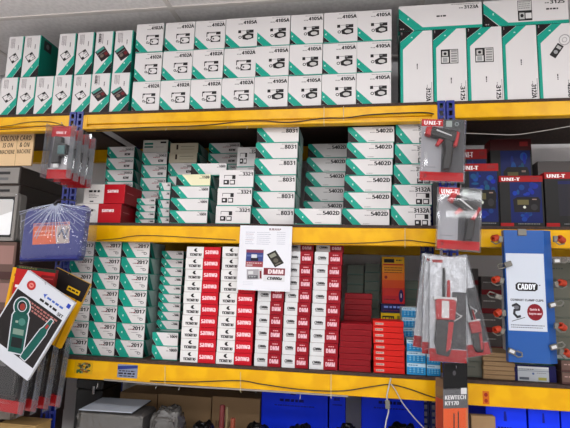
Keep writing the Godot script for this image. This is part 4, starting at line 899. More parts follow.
func pen_pack(tl: Vector2, tr: Vector2, bl: Vector2, z: float, label: String, pen: Vector3):
	var f := placed(tl, tr, bl, z); var w: float = f.w; var h: float = f.h
	var t := thing("pen_tester_pack", label, "blister pack", f.xf, "silvery pen tester packs on the rack post")
	var a := Art.new(w * 1000, h * 1000, Color(0.78, 0.79, 0.81), 1.5); var W := w * 1000; var H := h * 1000
	a.rect(W * 0.62, H * 0.34, W * 0.38, H * 0.54, Color(0.22, 0.22, 0.23)); a.path([Vector2(W * 0.66, H * 0.52), Vector2(W * 0.88, H * 0.57), Vector2(W * 0.66, H * 0.62)], 3.0, Color(0.8, 0.8, 0.8))
	a.rect(0, H * 0.885, W, H * 0.115, Color(0.66, 0.08, 0.10)); a.tiny(W * 0.1, H * 0.93, W * 0.5, 3, Color(0.3, 0.05, 0.06), 4)
	a.rect(W * 0.06, H * 0.03, W * 0.3, H * 0.03, Color(0.6, 0.2, 0.2))
	var b := MB.new(); b.box(Vector3(-w / 2 + 0.004, 0.003, -0.0012), Vector3(w / 2 - 0.004, h - 0.004, 0.0), 0.0004); var cm := printed(a, 0.28, 0.5); cm.metallic = 0.55; cm.normal_enabled = true; cm.normal_texture = M.crinkle; cm.normal_scale = 0.35; part("backing_card", b, cm, t)
	if pen.z > 0: tester_pen(pen.z * h, t, Vector3(pen.x * w, pen.y * h, 0.0), pen.z > 0.6)
	part("clear_shell", dome(w, h, w * 0.82, h * 0.86, h * 0.06, 0.028), M.film_crinkled, t)
	for s in [-1.0, 1.0]: part("clear_rim", boxed(Vector3(s * w / 2 - 0.0008, 0.002, -0.004), Vector3(s * w / 2 + 0.0008, h - 0.002, 0.002), 0.0004), M.film_rim, t)
func clamshell(xf: Transform3D, w: float, h: float, label: String, group: String, style: int):
	var t := thing("tester_clamshell", label, "blister pack", xf, group)
	var W := w * 1000; var H := h * 1000
	var a := Art.new(W, H, Color(0.62, 0.61, 0.62), 1.5)
	if style == 0:
		a.rect(0, 0, W, H * 0.2, Color(0.70, 0.09, 0.13)); a.text("UNI-T", W * 0.2, H * 0.10, H * 0.05, Color(0.94, 0.85, 0.86), W * 0.42, 1.4)
		a.rect(0, H * 0.2, W * 0.12, H * 0.6, Color(0.3, 0.3, 0.32)); a.rect(0, H * 0.83, W, H * 0.17, Color(0.68, 0.09, 0.12))
	else:
		a.rect(0, 0, W, H, Color(0.17, 0.155, 0.155)); a.rect(0, H * 0.84, W, H * 0.16, Color(0.66, 0.07, 0.09)); a.rect(W * 0.3, H * 0.55, W * 0.28, H * 0.29, Color(0.48, 0.08, 0.10))
		for k in 14: a.oval(W * (0.34 + 0.06 * (k % 4)), H * (0.60 + 0.055 * (k / 4)), 3, 3, Color(0.72, 0.68, 0.66))
	part("backing_card", boxed(Vector3(-w / 2 + 0.003, 0.003, -0.0012), Vector3(w / 2 - 0.003, h - 0.003, 0), 0.0004), printed(a, 0.35), t)
	var tp := t; t = inner("tester", tp)
	var o := MB.new(); var p := PackedVector2Array()
	if style == 0:
		for q in [Vector2(-0.25, 0.28), Vector2(0.05, 0.28), Vector2(0.05, 0.40), Vector2(0.30, 0.42), Vector2(0.32, 0.62), Vector2(0.10, 0.66), Vector2(0.08, 0.76), Vector2(-0.22, 0.78)]: p.append(Vector2(q.x * w, q.y * h))
		o.prism(p, 0.002, 0.022, 0.004); part("tester_body", o, M.black_plastic, t)
		o = MB.new(); o.box(Vector3(-0.02 * w, h * 0.44, 0.018), Vector3(0.26 * w, h * 0.60, 0.025), 0.002); part("display_window", o, M.teal_plastic, t)
		o = MB.new(); o.box(Vector3(-0.2 * w, h * 0.2, 0.002), Vector3(0.0, h * 0.28, 0.014), 0.003); part("tester_foot", o, M.pale_plastic, t)
	else:
		o.box(Vector3(-0.36 * w, h * 0.24, 0.002), Vector3(0.36 * w, h * 0.9, 0.026), 0.006); part("tester_body", o, M.black_plastic, t)
		o = MB.new(); o.box(Vector3(-0.2 * w, h * 0.62, 0.024), Vector3(0.2 * w, h * 0.8, 0.029), 0.002); part("display_window", o, M.grey_plastic, t)
	t = tp
	part("clear_shell", dome(w, h, w * 0.9, h * 0.8, h * 0.14, 0.036), M.film, t)
	for s in [-1.0, 1.0]: part("clear_rim", boxed(Vector3(s * w / 2 - 0.0008, 0.002, -0.003), Vector3(s * w / 2 + 0.0008, h - 0.002, 0.036), 0.0004), M.film_rim, t)

func hanging():
	thermometer_pack(Vector2(421, 118), Vector2(466, 119), Vector2(416, 181), 0.13, "clear blister pack of pistol thermometer, red header, upper of two", -0.10, Vector2(-0.02, 0.74), false)
	thermometer_pack(Vector2(438, 186), Vector2(482, 188), Vector2(433, 249), 0.16, "clear blister pack of tilted pistol thermometer, hanging below its twin", -0.42, Vector2(0.10, 0.72), true)
	pen_pack(Vector2(422, 252), Vector2(452, 256), Vector2(406, 346), 0.045, "silvery pack swung aside, red foot, tester hidden, beside sky-blue cartons", Vector3(0.3, 0.1, 0.5))
	pen_pack(Vector2(424, 254), Vector2(456, 256), Vector2(420, 354), 0.125, "silvery pen tester pack hanging behind the front one", Vector3(0.2, 0.1, 0.5))
	pen_pack(Vector2(440, 258), Vector2(467, 253), Vector2(458, 360), 0.085, "silvery pen tester pack swung toward the clip display, red striped tester", Vector3(0.12, 0.04, 0.48))
	pen_pack(Vector2(429, 255), Vector2(467, 256.5), Vector2(424, 361), 0.165, "silvery pen tester pack hanging in front, pale window on tester", Vector3(-0.08, 0.06, 0.84))
	hook(at(447, 256, 0.12), "silvery pen tester packs")
	# orange test lead box hanging lower down
	var f := placed(Vector2(441, 362), Vector2(470, 364), Vector2(438, 446), 0.14); var w: float = f.w; var h: float = f.h
	f.xf = f.xf * Transform3D(Basis(Vector3.UP, 0.0), Vector3.ZERO)
	var t := thing("test_lead_box", "black-topped orange box of test leads hanging below the pen packs", "box", f.xf.rotated_local(Vector3.UP, 0.42))
	var a := Art.new(w * 1000, h * 1000, Color(0.88, 0.34, 0.08), 1.8); var W := w * 1000; var H := h * 1000
	a.rect(0, 0, W, H * 0.315, Color(0.10, 0.10, 0.105)); a.oval(W * 0.45, H * 0.12, 7, 9, Color(0.3, 0.3, 0.31)); a.rect(0, H * 0.315, W, H * 0.225, Color(0.36, 0.36, 0.37)); a.rect(W * 0.72, H * 0.30, W * 0.24, H * 0.075, Color(0.88, 0.88, 0.88))
	a.text("KEWTECH", W * 0.06, H * 0.385, H * 0.050, Color(0.9, 0.9, 0.9), W * 0.86, 0.8); a.text("KT170", W * 0.06, H * 0.455, H * 0.048, Color(0.9, 0.9, 0.9), W * 0.56, 0.8)
	a.rect(W * 0.40, H * 0.60, 5, H * 0.4, Color(0.10, 0.09, 0.09)); a.rect(W * 0.58, H * 0.58, 5, H * 0.42, Color(0.10, 0.09, 0.09)); a.rect(W * 0.34, H * 0.88, 12, H * 0.12, Color(0.1, 0.09, 0.09)); a.rect(W * 0.55, H * 0.86, 12, H * 0.14, Color(0.1, 0.09, 0.09)); a.rect(W * 0.92, H * 0.55, W * 0.08, H * 0.45, Color(0.80, 0.44, 0.24))
	part("front_panel", boxed(Vector3(-w / 2, 0, -0.002), Vector3(w / 2, h, 0), 0.0005), printed(a, 0.3), t)
	var b := MB.new(); b.box(Vector3(-w / 2, 0, -0.05), Vector3(w / 2, h * 0.56, -0.002), 0.001); part("box_body", b, mat(Color(0.66, 0.22, 0.10), 0.5), t)
	b = MB.new(); b.box(Vector3(-w / 2, h * 0.56, -0.05), Vector3(w / 2, h * 0.80, -0.002), 0.001); part("box_shoulder", b, mat(Color(0.40, 0.30, 0.22), 0.6), t)
	part("clear_sleeve", boxed(Vector3(-w / 2 - 0.002, -0.001, -0.052), Vector3(w / 2 + 0.004, h * 0.7, 0.002), 0.001), M.film, t)
	hook(f.xf * Vector3(0, h - 0.02, 0.0), "orange test lead box")

	# clamshells on the other post
	f = placed(Vector2(52, 125.5), Vector2(77, 125.5), Vector2(44, 179), 0.20)
	for i in 4:
		var x: Transform3D = f.xf; x.origin += Vector3(0.002 * i, -0.004 * i, -0.048 * i)
		clamshell(x, f.w, f.h, "clear clamshell tester pack with red header, %s" % ["first on its peg", "second on its peg", "third on its peg", "last on its peg"][i], "red-headed clamshells on one peg", 0)
	hook((f.xf * Vector3(0, f.h - 0.006, 0)) + Vector3(0.004, 0, 0.01), "red-headed clamshells")
	f = placed(Vector2(-32, 330), Vector2(36, 340), Vector2(-44, 404), 0.19)
	for i in 4:
		var x: Transform3D = f.xf; x.origin += Vector3(0.024 * i, 0.0, -0.045 * i)
		clamshell(x, f.w, f.h, "clear clamshell pack with dark tester and red foot, %s" % ["first on its peg", "second on its peg", "third on its peg", "last on its peg"][i], "dark clamshells low on the rack post", 1)
	blue_bag(); cards()

func blue_bag():
	var f := placed(Vector2(23, 209), Vector2(90, 205), Vector2(11, 262), 0.16); var w: float = f.w; var h: float = f.h
	var t := thing("bagged_blue_case", "ribbed blue plastic case in a knotted clear bag hanging on the rack", "bagged case", f.xf)
	var b := MB.new(); b.prism(PackedVector2Array([Vector2(-w * 0.5, 0.0), Vector2(w * 0.36, -h * 0.02), Vector2(w * 0.40, h * 0.1), Vector2(w * 0.46, h * 0.9), Vector2(w * 0.42, h), Vector2(-w * 0.40, h * 0.98), Vector2(-w * 0.45, h * 0.9)]), -0.03, 0.012, 0.010)
	part("case_body", b, M.blue_plastic, t)
	for k in 7:
		b = MB.new(); var yk := h * (0.06 + 0.13 * k); b.tube([Vector3(w * (0.385 + 0.01 * k), yk, -0.02), Vector3(w * (0.415 + 0.01 * k), yk + 0.004, -0.004), Vector3(w * (0.395 + 0.01 * k), yk + 0.006, 0.010)], 0.0085, 8); part("rib", b, M.blue_plastic, t)
	var a := Art.new(120, 62, Color(0.85, 0.40, 0.24), 1.5)
	a.rect(0, 0, 120, 10, Color(0.75, 0.50, 0.50)); a.tiny(4, 3, 108, 4, Color(0.3, 0.25, 0.5), 3); a.rect(80, 10, 40, 52, Color(0.72, 0.66, 0.62)); a.path([Vector2(84, 40), Vector2(96, 22), Vector2(104, 48), Vector2(116, 20)], 5, Color(0.35, 0.36, 0.42)); a.tiny(6, 22, 66, 4, Color(0.92, 0.7, 0.6), 4); a.tiny(6, 34, 60, 4, Color(0.92, 0.7, 0.6), 5); a.rect(78, 10, 3, 52, Color(0.9, 0.85, 0.82))
	b = MB.new(); b.box(Vector3(-w * 0.30, h * 0.30, 0.0120), Vector3(w * 0.24, h * 0.70, 0.0130), 0.0003); part("paper_label", b, printed(a, 0.4), t)
	var nz := FastNoiseLite.new(); nz.frequency = 9.0; nz.seed = 4
	var knot := Vector3(w * 0.02, h * 1.06, 0.014)
	b = MB.new()
	b.sheet(func(u: float, v: float) -> Vector3:                          # the front of the bag: pleats radiating from the knot
		var x := (u - 0.5) * w * (1.16 - 0.06 * v)
		var y := h * (1.05 - 1.09 * v)
		var p := Vector3(x, y, 0.020)
		var r := Vector2(x - knot.x, (y - knot.y)); var ang := atan2(r.x, -r.y)
		p.z += 0.0035 * sin(ang * 26.0 + 3.0 * nz.get_noise_2d(x * 4, y * 4)) * clampf(1.2 - r.length() / h, 0.15, 1.0) + 0.003 * nz.get_noise_2d(x * 14, y * 14)
		var edge := maxf(absf(u - 0.5) * 2, absf(v - 0.5) * 2)
		p.z -= 0.045 * pow(edge, 10.0)
		if v < 0.18: p = p.lerp(knot, pow(1.0 - v / 0.18, 2.0) * 0.9)
		return p, 64, 40)
	part("clear_bag", b, M.bag, t)
	for k in 22:                                                        # doubled film where the bag is gathered
		var ang := lerpf(-1.42, 1.42, k / 21.0) + rng.randf_range(-0.05, 0.05)
		var reach := minf(h * rng.randf_range(0.35, 1.0) / maxf(cos(ang), 0.25), w * 0.5)
		var dir := Vector3(sin(ang), -cos(ang), 0); var wd := rng.randf_range(0.0008, 0.0022)
		b = MB.new(); var ps := []
		for j in 7:
			var p := knot + dir * (0.012 + reach * j / 6.0) + Vector3(0, 0, 0.012 * minf(1.0, j / 2.0) * (0.6 if j < 6 else 0.3) - 0.001 * (j % 2)); ps.append(p)
		b.tube(ps, wd, 5); part("pleat", b, M.fold, t)
	b = MB.new(); b.tube([knot + Vector3(-0.006, -0.004, 0.002), knot + Vector3(0.003, 0.002, 0.006), knot + Vector3(0.007, 0.012, 0.0), knot + Vector3(0.002, 0.03, -0.06), knot + Vector3(0.0, 0.036, -0.15)], 0.003, 8); part("knot", b, mat(Color(0.2, 0.2, 0.24), 0.4), t)

func flat_pack(called: String, tl: Vector2, tr: Vector2, bl: Vector2, z: float, depth: float, a: Art, side: Color, label: String, category: String, peg: String) -> Node3D:
	var f := placed(tl, tr, bl, z)
	var t := thing(called, label, category, f.xf)
	part("front_panel", boxed(Vector3(-f.w / 2, 0, -0.001), Vector3(f.w / 2, f.h, 0.0), 0.0004), printed(a, 0.38), t)
	part("pack_body", boxed(Vector3(-f.w / 2 + 0.0005, 0.0005, -depth), Vector3(f.w / 2 - 0.0005, f.h - 0.0005, -0.001), 0.0008), mat(side, 0.45), t)
	var hole: Vector3 = f.xf * Vector3(-f.w * 0.1, f.h - 0.006, 0.0015); var far := Vector3(-1.352, hole.y - 0.004, 0.0062)
	var b := MB.new(); b.tube([far, Vector3(-1.352, hole.y - 0.005, 0.03), Vector3(hole.x, hole.y - 0.003, hole.z - depth - 0.004), hole, hole + Vector3(0, 0.008, 0.004)], 0.0015, 6)
	solo("display_hook", b, M.chrome, "thin bent peg carrying the " + peg, "hook", "pegs on the rack posts")
	return t
func cards():
	# black clamp meter card, tilted
	var a := Art.new(205, 318, Color(0.13, 0.115, 0.115), 1.9)
	var wh := Color(0.77, 0.78, 0.80)
	a.rect(0, 0, 205, 76, wh); a.oval(40, 38, 17, 17, Color(0.66, 0.16, 0.15)); a.oval(40, 38, 9, 9, Color(0.82, 0.5, 0.46)); a.rect(35, 36, 10, 4, Color(0.66, 0.16, 0.15))
	a.poly([Vector2(94, 38), Vector2(108, 30), Vector2(104, 40), Vector2(108, 50)], Color(0.14, 0.28, 0.66)); a.tiny(112, 37, 70, 7, Color(0.24, 0.36, 0.66), 21)
	a.tiny(92, 56, 72, 8, INK, 22); a.text("SET", 172, 60, 12, INK, 22, 0.8); a.rect(186, 14, 13, 16, Color(0.12, 0.22, 0.62))
	a.rect(0, 0, 4, 318, wh); a.rect(199, 0, 6, 318, wh); a.rect(0, 272, 205, 46, wh)
	for k in 3: a.tiny(46 + 6 * k, 86 + k * 11.0, 140 - 12 * k, 6, Color(0.62, 0.40, 0.38), k + 3)
	var ol := func(pts: Array, c: Color, o := 4.0):
		var q := pts.duplicate(); q.append(pts[0]); a.path(q, o * 2, wh); a.poly(pts, c)
	a.xf = Transform2D(-0.42, Vector2(52, 120))
	a.oval(0, 0, 33, 36, wh); ol.call([Vector2(-24, 22), Vector2(24, 22), Vector2(30, 34), Vector2(27, 160), Vector2(-27, 160), Vector2(-30, 34)], Color(0.08, 0.30, 0.27)); a.oval(0, 0, 29, 32, Color(0.06, 0.28, 0.25)); a.oval(0, -2, 18, 20, wh); a.oval(0, -2, 15, 17, Color(0.13, 0.115, 0.115)); a.oval(2, 0, 10, 12, Color(0.55, 0.2, 0.17))
	a.oval(8, 52, 13, 13, Color(0.26, 0.46, 0.42)); a.rect(-20, 78, 40, 20, Color(0.45, 0.53, 0.48)); a.rect(-20, 108, 40, 34, Color(0.10, 0.12, 0.12)); a.rect(-16, 50, 10, 8, Color(0.55, 0.6, 0.55))
	a.xf = Transform2D(0.0, Vector2(160, 96))
	a.xf = Transform2D(0.10, Vector2(168, 96))
	ol.call([Vector2(-5, 0), Vector2(5, 0), Vector2(9, 40), Vector2(13, 52), Vector2(13, 150), Vector2(10, 172), Vector2(-10, 172), Vector2(-13, 150), Vector2(-13, 52), Vector2(-9, 40)], Color(0.08, 0.32, 0.29), 3.0); a.rect(-4, 22, 8, 16, Color(0.6, 0.2, 0.18))
	a.xf = Transform2D.IDENTITY
	flat_pack("clamp_meter_pack", Vector2(28, 270), Vector2(75, 303), Vector2(-30, 337), 0.29, 0.014, a, Color(0.80, 0.81, 0.83), "white-edged black pack picturing a teal clamp meter, hanging tilted", "pack", "black clamp meter pack")
	# yellow pack with a black head
	a = Art.new(130, 260, Color(0.84, 0.62, 0.06), 1.4)
	a.rect(0, 0, 130, 74, Color(0.13, 0.115, 0.12)); a.rect(66, 40, 46, 18, Color(0.85, 0.68, 0.10)); a.tiny(70, 46, 38, 6, INK, 3); a.rect(30, 74, 8, 186, Color(0.55, 0.38, 0.08)); a.rect(108, 74, 6, 186, Color(0.6, 0.42, 0.08)); a.rect(60, 90, 28, 120, Color(0.55, 0.30, 0.1)); a.tiny(44, 84, 58, 4, INK, 6)
	flat_pack("black_headed_pack", Vector2(56, 267), Vector2(90, 284), Vector2(34, 335), 0.17, 0.016, a, Color(0.80, 0.60, 0.06), "yellow pack with black head and yellow tag behind the clamp meter pack", "pack", "black-headed yellow pack")
	a = Art.new(150, 180, Color(0.86, 0.62, 0.08), 1.2)
	a.tiny(12, 20, 120, 8, Color(0.5, 0.3, 0.05), 3); a.rect(10, 50, 60, 90, Color(0.70, 0.44, 0.08))
	flat_pack("yellow_pack", Vector2(13, 267), Vector2(51, 273), Vector2(-10, 318), 0.20, 0.03, a, Color(0.8, 0.58, 0.06), "plain yellow pack hanging behind the tilted clamp meter pack", "pack", "plain yellow pack")
	a = Art.new(130, 90, Color(0.66, 0.09, 0.10), 1.5)
	a.rect(0, 0, 130, 10, Color(0.08, 0.18, 0.12)); a.tiny(8, 3, 60, 4, Color(0.4, 0.38, 0.2), 3); a.tiny(6, 60, 40, 9, Color(0.9, 0.85, 0.85), 23); a.rect(86, 20, 44, 70, Color(0.42, 0.08, 0.09))
	for k in 3: a.rect(90, 28 + k * 20.0, 36, 4, Color(0.6, 0.2, 0.2))
	flat_pack("red_green_pack", Vector2(17, 265), Vector2(56, 270), Vector2(14, 294), 0.245, 0.02, a, Color(0.45, 0.07, 0.08), "red pack with dark green top strip beneath the bagged blue case", "pack", "red pack with green strip")

# ---------------------------------------------------------------- the pale blue clip display
func clip(x: Transform3D, style: int, label: String):
	var t := thing("conduit_clip", label, "clip", x, "spring steel conduit clips on the blue display")
	var s := 1.0
	if style % 2 == 0:
		var b := MB.new(); b.box(Vector3(-0.012, -0.010, -0.006), Vector3(0.016, 0.010, 0.008), 0.002); part("clip_body", b, M.clip_steel, t)
		b = MB.new(); b.tube([Vector3(0.016, -0.008, 0.004), Vector3(0.030, -0.010, 0.006), Vector3(0.042, -0.002, 0.004), Vector3(0.036, 0.010, 0.004), Vector3(0.018, 0.009, 0.002)], 0.0032, 8); part("spring_loop", b, M.clip_steel, t)
		b = MB.new(); b.box(Vector3(-0.008, -0.005, 0.008), Vector3(0.010, 0.006, 0.010), 0.001); part("paper_tag", b, M.pale_plastic, t)
	else:
		var b := MB.new(); b.box(Vector3(-0.010, -0.012, -0.006), Vector3(0.006, 0.012, 0.006), 0.002); part("clip_body", b, M.clip_steel, t)
		b = MB.new(); b.xf = Transform3D(Basis(Vector3.BACK, 1.1) * Basis(Vector3.RIGHT, 0.5), Vector3(0.018, 0, 0.002)); b.lathe([Vector2(0.006, -0.013), Vector2(0.012, -0.013), Vector2(0.013, -0.011), Vector2(0.013, 0.011), Vector2(0.012, 0.013), Vector2(0.006, 0.013), Vector2(0.006, -0.013)], 16); part("orange_ring", b, M.orange_plastic, t)
		b = MB.new(); b.tube([Vector3(-0.004, -0.012, 0.004), Vector3(0.010, -0.022, 0.006), Vector3(0.030, -0.016, 0.004)], 0.0026, 8); part("steel_tongue", b, M.clip_steel, t)
func display():
	var z := 0.05
	var f := placed(Vector2(505, 229.5), Vector2(545.5, 229.5), Vector2(508, 362), z); var w: float = f.w; var h: float = f.h
	var x: Transform3D = f.xf
	# the panel's foot is a little wider seen from here than its head: it hangs upright
	x = Transform3D(Basis.IDENTITY, Vector3(at(526.5, 300, z).x, at(508, 362, z).y, z)); w = at(546.6, 300, z).x - at(506.0, 300, z).x
	h = at(508, 230, z).y - x.origin.y
	var t := thing("clip_display_panel", "blue folded-steel display panel with a white leaflet hanging on the rack", "display panel", x)
	part("front_face", boxed(Vector3(-w / 2, 0, -0.0015), Vector3(w / 2, h, 0), 0.0005), M.display_blue, t)
	var b := MB.new(); b.xf = Transform3D(Basis(Vector3.UP, 0.55), Vector3(w / 2, 0, 0)); b.box(Vector3(0, 0, -0.0015), Vector3(0.040, h, 0.0), 0.0005); part("folded_edge", b, M.display_blue, t)
	b = MB.new(); b.box(Vector3(-w / 2, 0, -0.03), Vector3(-w / 2 + 0.0015, h, -0.0015), 0.0005); part("folded_edge", b, M.display_blue, t)
	var a := Art.new(150, 290, Color(0.78, 0.80, 0.84), 1.8)
	a.poly([Vector2(34, 118), Vector2(44, 110), Vector2(112, 110), Vector2(122, 118), Vector2(120, 136), Vector2(110, 142), Vector2(44, 142), Vector2(34, 136)], INK)
	a.text("CADDY", 42, 115, 22, Color(0.92, 0.93, 0.95), 70, 1.8); a.tiny(126, 118, 6, 3, INK, 2)
	a.text("CONDUIT CLAMP CLIPS", 12, 172, 8, INK, 128, 0.5)
	a.path([Vector2(20, 198), Vector2(34, 192), Vector2(46, 200), Vector2(44, 212), Vector2(26, 214), Vector2(24, 228), Vector2(36, 240), Vector2(50, 236)], 9, Color(0.2, 0.2, 0.22)); a.oval(34, 204, 10, 7, Color(0.42, 0.42, 0.45)); a.line(Vector2(14, 256), Vector2(66, 240), 2, INK)
	a.oval(106, 220, 31, 31, Color(0.50, 0.11, 0.15)); a.text("Quick &", 86, 206, 9, Color(0.9, 0.82, 0.83), 38, 0.5); a.text("Easy to use!", 82, 222, 9, Color(0.9, 0.82, 0.83), 48, 0.5)
	a.tiny(10, 268, 130, 3, Color(0.35, 0.36, 0.4), 3); a.tiny(10, 276, 122, 3, Color(0.35, 0.36, 0.4), 5)
	var lw := w - 0.008; var y0 := at(526, 331, z).y - x.origin.y; var y1 := at(526, 253.5, z).y - x.origin.y
	part("leaflet", boxed(Vector3(-lw / 2, y0, 0.0), Vector3(lw / 2, y1, 0.0008), 0.0002), printed(a, 0.3), t)
	part("top_clip", boxed(Vector3(-0.022, h - 0.022, 0.0), Vector3(0.010, h + 0.004, 0.006), 0.001), M.clip_steel, t)
	var places := [[500, 239, 1, 1, "beside the panel's top corner"], [508.5, 264, 0, 1, "over the leaflet's upper corner"], [501, 280.5, 1, 1, "poking out beside the wordmark"], [499, 297, 0, 1, "with pale tag beside the leaflet"], [503, 313, 1, 1, "third up beside the panel's foot"], [502, 331, 1, 1, "second up beside the panel's foot"], [511, 351, 0, 0, "across the panel's foot"],
		[556, 239, 1, 0, "opposite the panel's top corner"], [556, 261, 0, 0, "with a long pale tag"], [557, 284, 1, 0, "beyond the wordmark"], [552, 305, 0, 0, "beyond the round red print"], [557, 326, 1, 0, "beyond the leaflet's foot"], [553, 347, 0, 0, "near the panel's far lower corner"], [562, 352, 1, 0, "lowest beyond the panel"]]
	for q in places:
		var p := at(q[0], q[1], z + 0.006)
		clip(Transform3D(Basis(Vector3.UP, PI if q[3] == 1 else 0.0) * Basis(Vector3.BACK, rng.randf_range(-0.4, 0.4)), p), q[2], ("steel and orange clip " if q[2] == 1 else "grey steel clip ") + q[4])

# ---------------------------------------------------------------- paper, stickers, cables
func sheet_of_paper():
	var z := 0.008
	var f := placed(Vector2(240.5, 225.4), Vector2(292.4, 226.4), Vector2(236, 289.5), z); var w: float = f.w; var h: float = f.h
	var a := Art.new(210, 297, Color(0.87, 0.87, 0.89), 2.2)
	a.tiny(118, 12, 48, 5, Color(0.45, 0.3, 0.3), 3); a.tiny(118, 18, 44, 3, Color(0.6, 0.5, 0.5), 4)
	for k in 7:
		a.tiny(24, 30 + k * 9.0, 36 - 4 * (k % 3), 2.2, Color(0.62, 0.5, 0.52) if k % 3 == 1 else Color(0.6, 0.62, 0.68), k + 2); a.tiny(70, 30 + k * 9.0, 50 + 6 * (k % 2), 2.2, Color(0.62, 0.63, 0.68), k + 12); a.tiny(150, 28 + k * 9.0, 34, 2.0, Color(0.62, 0.63, 0.68), k + 32)
	a.rect(30, 112, 70, 80, Color(0.22, 0.26, 0.48)); a.rect(30, 112, 70, 14, Color(0.48, 0.24, 0.32)); a.rect(33, 136, 64, 8, Color(0.35, 0.4, 0.6)); a.rect(52, 134, 22, 16, Color(0.8, 0.8, 0.82)); a.rect(50, 150, 30, 14, Color(0.12, 0.12, 0.16)); a.rect(30, 166, 70, 26, Color(0.58, 0.26, 0.28)); a.tiny(34, 172, 60, 4, Color(0.8, 0.7, 0.7), 3); a.rect(34, 180, 24, 8, Color(0.7, 0.6, 0.6))
	a.xf = Transform2D(-0.55, Vector2(146, 152)); a.rect(-18, -34, 40, 68, Color(0.17, 0.16, 0.14)); a.rect(-12, -26, 26, 16, Color(0.52, 0.52, 0.46)); a.oval(0, 8, 10, 10, Color(0.36, 0.34, 0.30)); a.rect(-12, 22, 24, 6, Color(0.4, 0.38, 0.34)); a.xf = Transform2D.IDENTITY
	a.xf = Transform2D(-0.06, Vector2(36, 204)); a.rect(0, 0, 62, 46, Color(0.62, 0.61, 0.62)); a.rect(6, 8, 20, 14, Color(0.8, 0.8, 0.8)); a.rect(4, 28, 40, 14, Color(0.3, 0.3, 0.32)); a.rect(48, 0, 14, 46, Color(0.75, 0.74, 0.74)); a.tiny(8, 32, 30, 4, Color(0.7, 0.7, 0.7), 5); a.rect(52, 8, 7, 34, Color(0.45, 0.1, 0.14)); a.xf = Transform2D.IDENTITY
	a.rect(104, 194, 84, 32, Color(0.46, 0.14, 0.18)); a.text("DMM", 122, 200, 20, Color(0.90, 0.84, 0.85), 58, 2.0); a.rect(104, 226, 84, 28, Color(0.82, 0.82, 0.83)); a.text("CD800a", 118, 234, 13, INK, 56, 1.4, 0.25)
	for k in 3: a.tiny(24, 258 + k * 7.0, 40, 1.6, Color(0.74, 0.75, 0.78), k + 3)
	var b := MB.new()
	for side in 2:
		b.sheet(func(u: float, v: float) -> Vector3: return Vector3((u - 0.5) * w, h * (1 - v), 0.002 + 0.010 * v * v * (1.0 + 0.5 * sin(u * 4.0)) - side * 0.0004), 12, 16)
	var m := printed(a, 0.55, 0.3); m.backlight_enabled = true; m.backlight = Color(0.1, 0.1, 0.1)
	var o := solo("printed_sheet", b, m, "white printed price sheet with red meter wordmark taped to middle beam", "paper sheet"); o.transform = f.xf
func sticker(called: String, c0: Vector2, c1: Vector2, a: Art, label: String):
	var p := at(c0.x, c0.y, 0.0008); var q := at(c1.x, c1.y, 0.0008)
	var b := MB.new(); b.box(Vector3(-(q.x - p.x) / 2, 0, -0.0006), Vector3((q.x - p.x) / 2, p.y - q.y, 0.0004), 0.0001)
	var o := solo(called, b, printed(a, 0.4), label, "sticker"); o.position = Vector3((p.x + q.x) / 2, q.y, 0.0008)
func stickers():
	var a := Art.new(68, 50, Color(0.80, 0.62, 0.08), 2.0)
	var g := RandomNumberGenerator.new(); g.seed = 9
	for k in 40: a.oval(g.randf_range(10, 58), g.randf_range(6, 44), g.randf_range(3, 7), g.randf_range(2, 6), [Color(0.10, 0.14, 0.10), Color(0.2, 0.34, 0.2), Color(0.45, 0.48, 0.4), Color(0.5, 0.3, 0.1)][k % 4])
	sticker("worn_sticker", Vector2(75, 361.5), Vector2(92, 374.5), a, "worn dark green sticker on the lowest yellow beam")
	a = Art.new(72, 58, Color(0.50, 0.53, 0.62), 2.0)
	a.poly([Vector2(0, 8), Vector2(72, 2), Vector2(72, 14), Vector2(0, 24)], Color(0.14, 0.20, 0.48)); a.tiny(6, 26, 58, 5, Color(0.15, 0.15, 0.18), 3); a.tiny(4, 36, 62, 7, Color(0.12, 0.12, 0.15), 4); a.tiny(8, 48, 54, 5, Color(0.2, 0.2, 0.22), 6)
	sticker("lettered_sticker", Vector2(118, 364), Vector2(137, 378.5), a, "grey and blue lettered sticker on the lowest yellow beam")
	a = Art.new(28, 52, Color(0.78, 0.40, 0.10), 2.0); a.oval(14, 14, 8, 8, Color(0.55, 0.12, 0.08)); a.oval(14, 38, 8, 8, Color(0.55, 0.16, 0.08))
	sticker("orange_sticker", Vector2(482.5, 391), Vector2(489.5, 404.5), a, "small orange sticker on the lowest beam beside the orange box")
func cable(called: String, pts: Array, z: float, r: float, m: Material, label: String, category := "cable"):
	var c := Curve3D.new()
	var q := []
	for p in pts: q.append(at(p[0], p[1], z + (p[2] if p.size() > 2 else 0.0)))
	for i in q.size():
		var d: Vector3 = (q[mini(i + 1, q.size() - 1)] - q[maxi(i - 1, 0)]) / 6.0
		c.add_point(q[i], -d, d)
	c.bake_interval = 0.012
	var ps := []
	for p in c.get_baked_points(): ps.append(p)
	var b := MB.new(); b.tube(ps, r, 6)
	return solo(called, b, m, label, category)
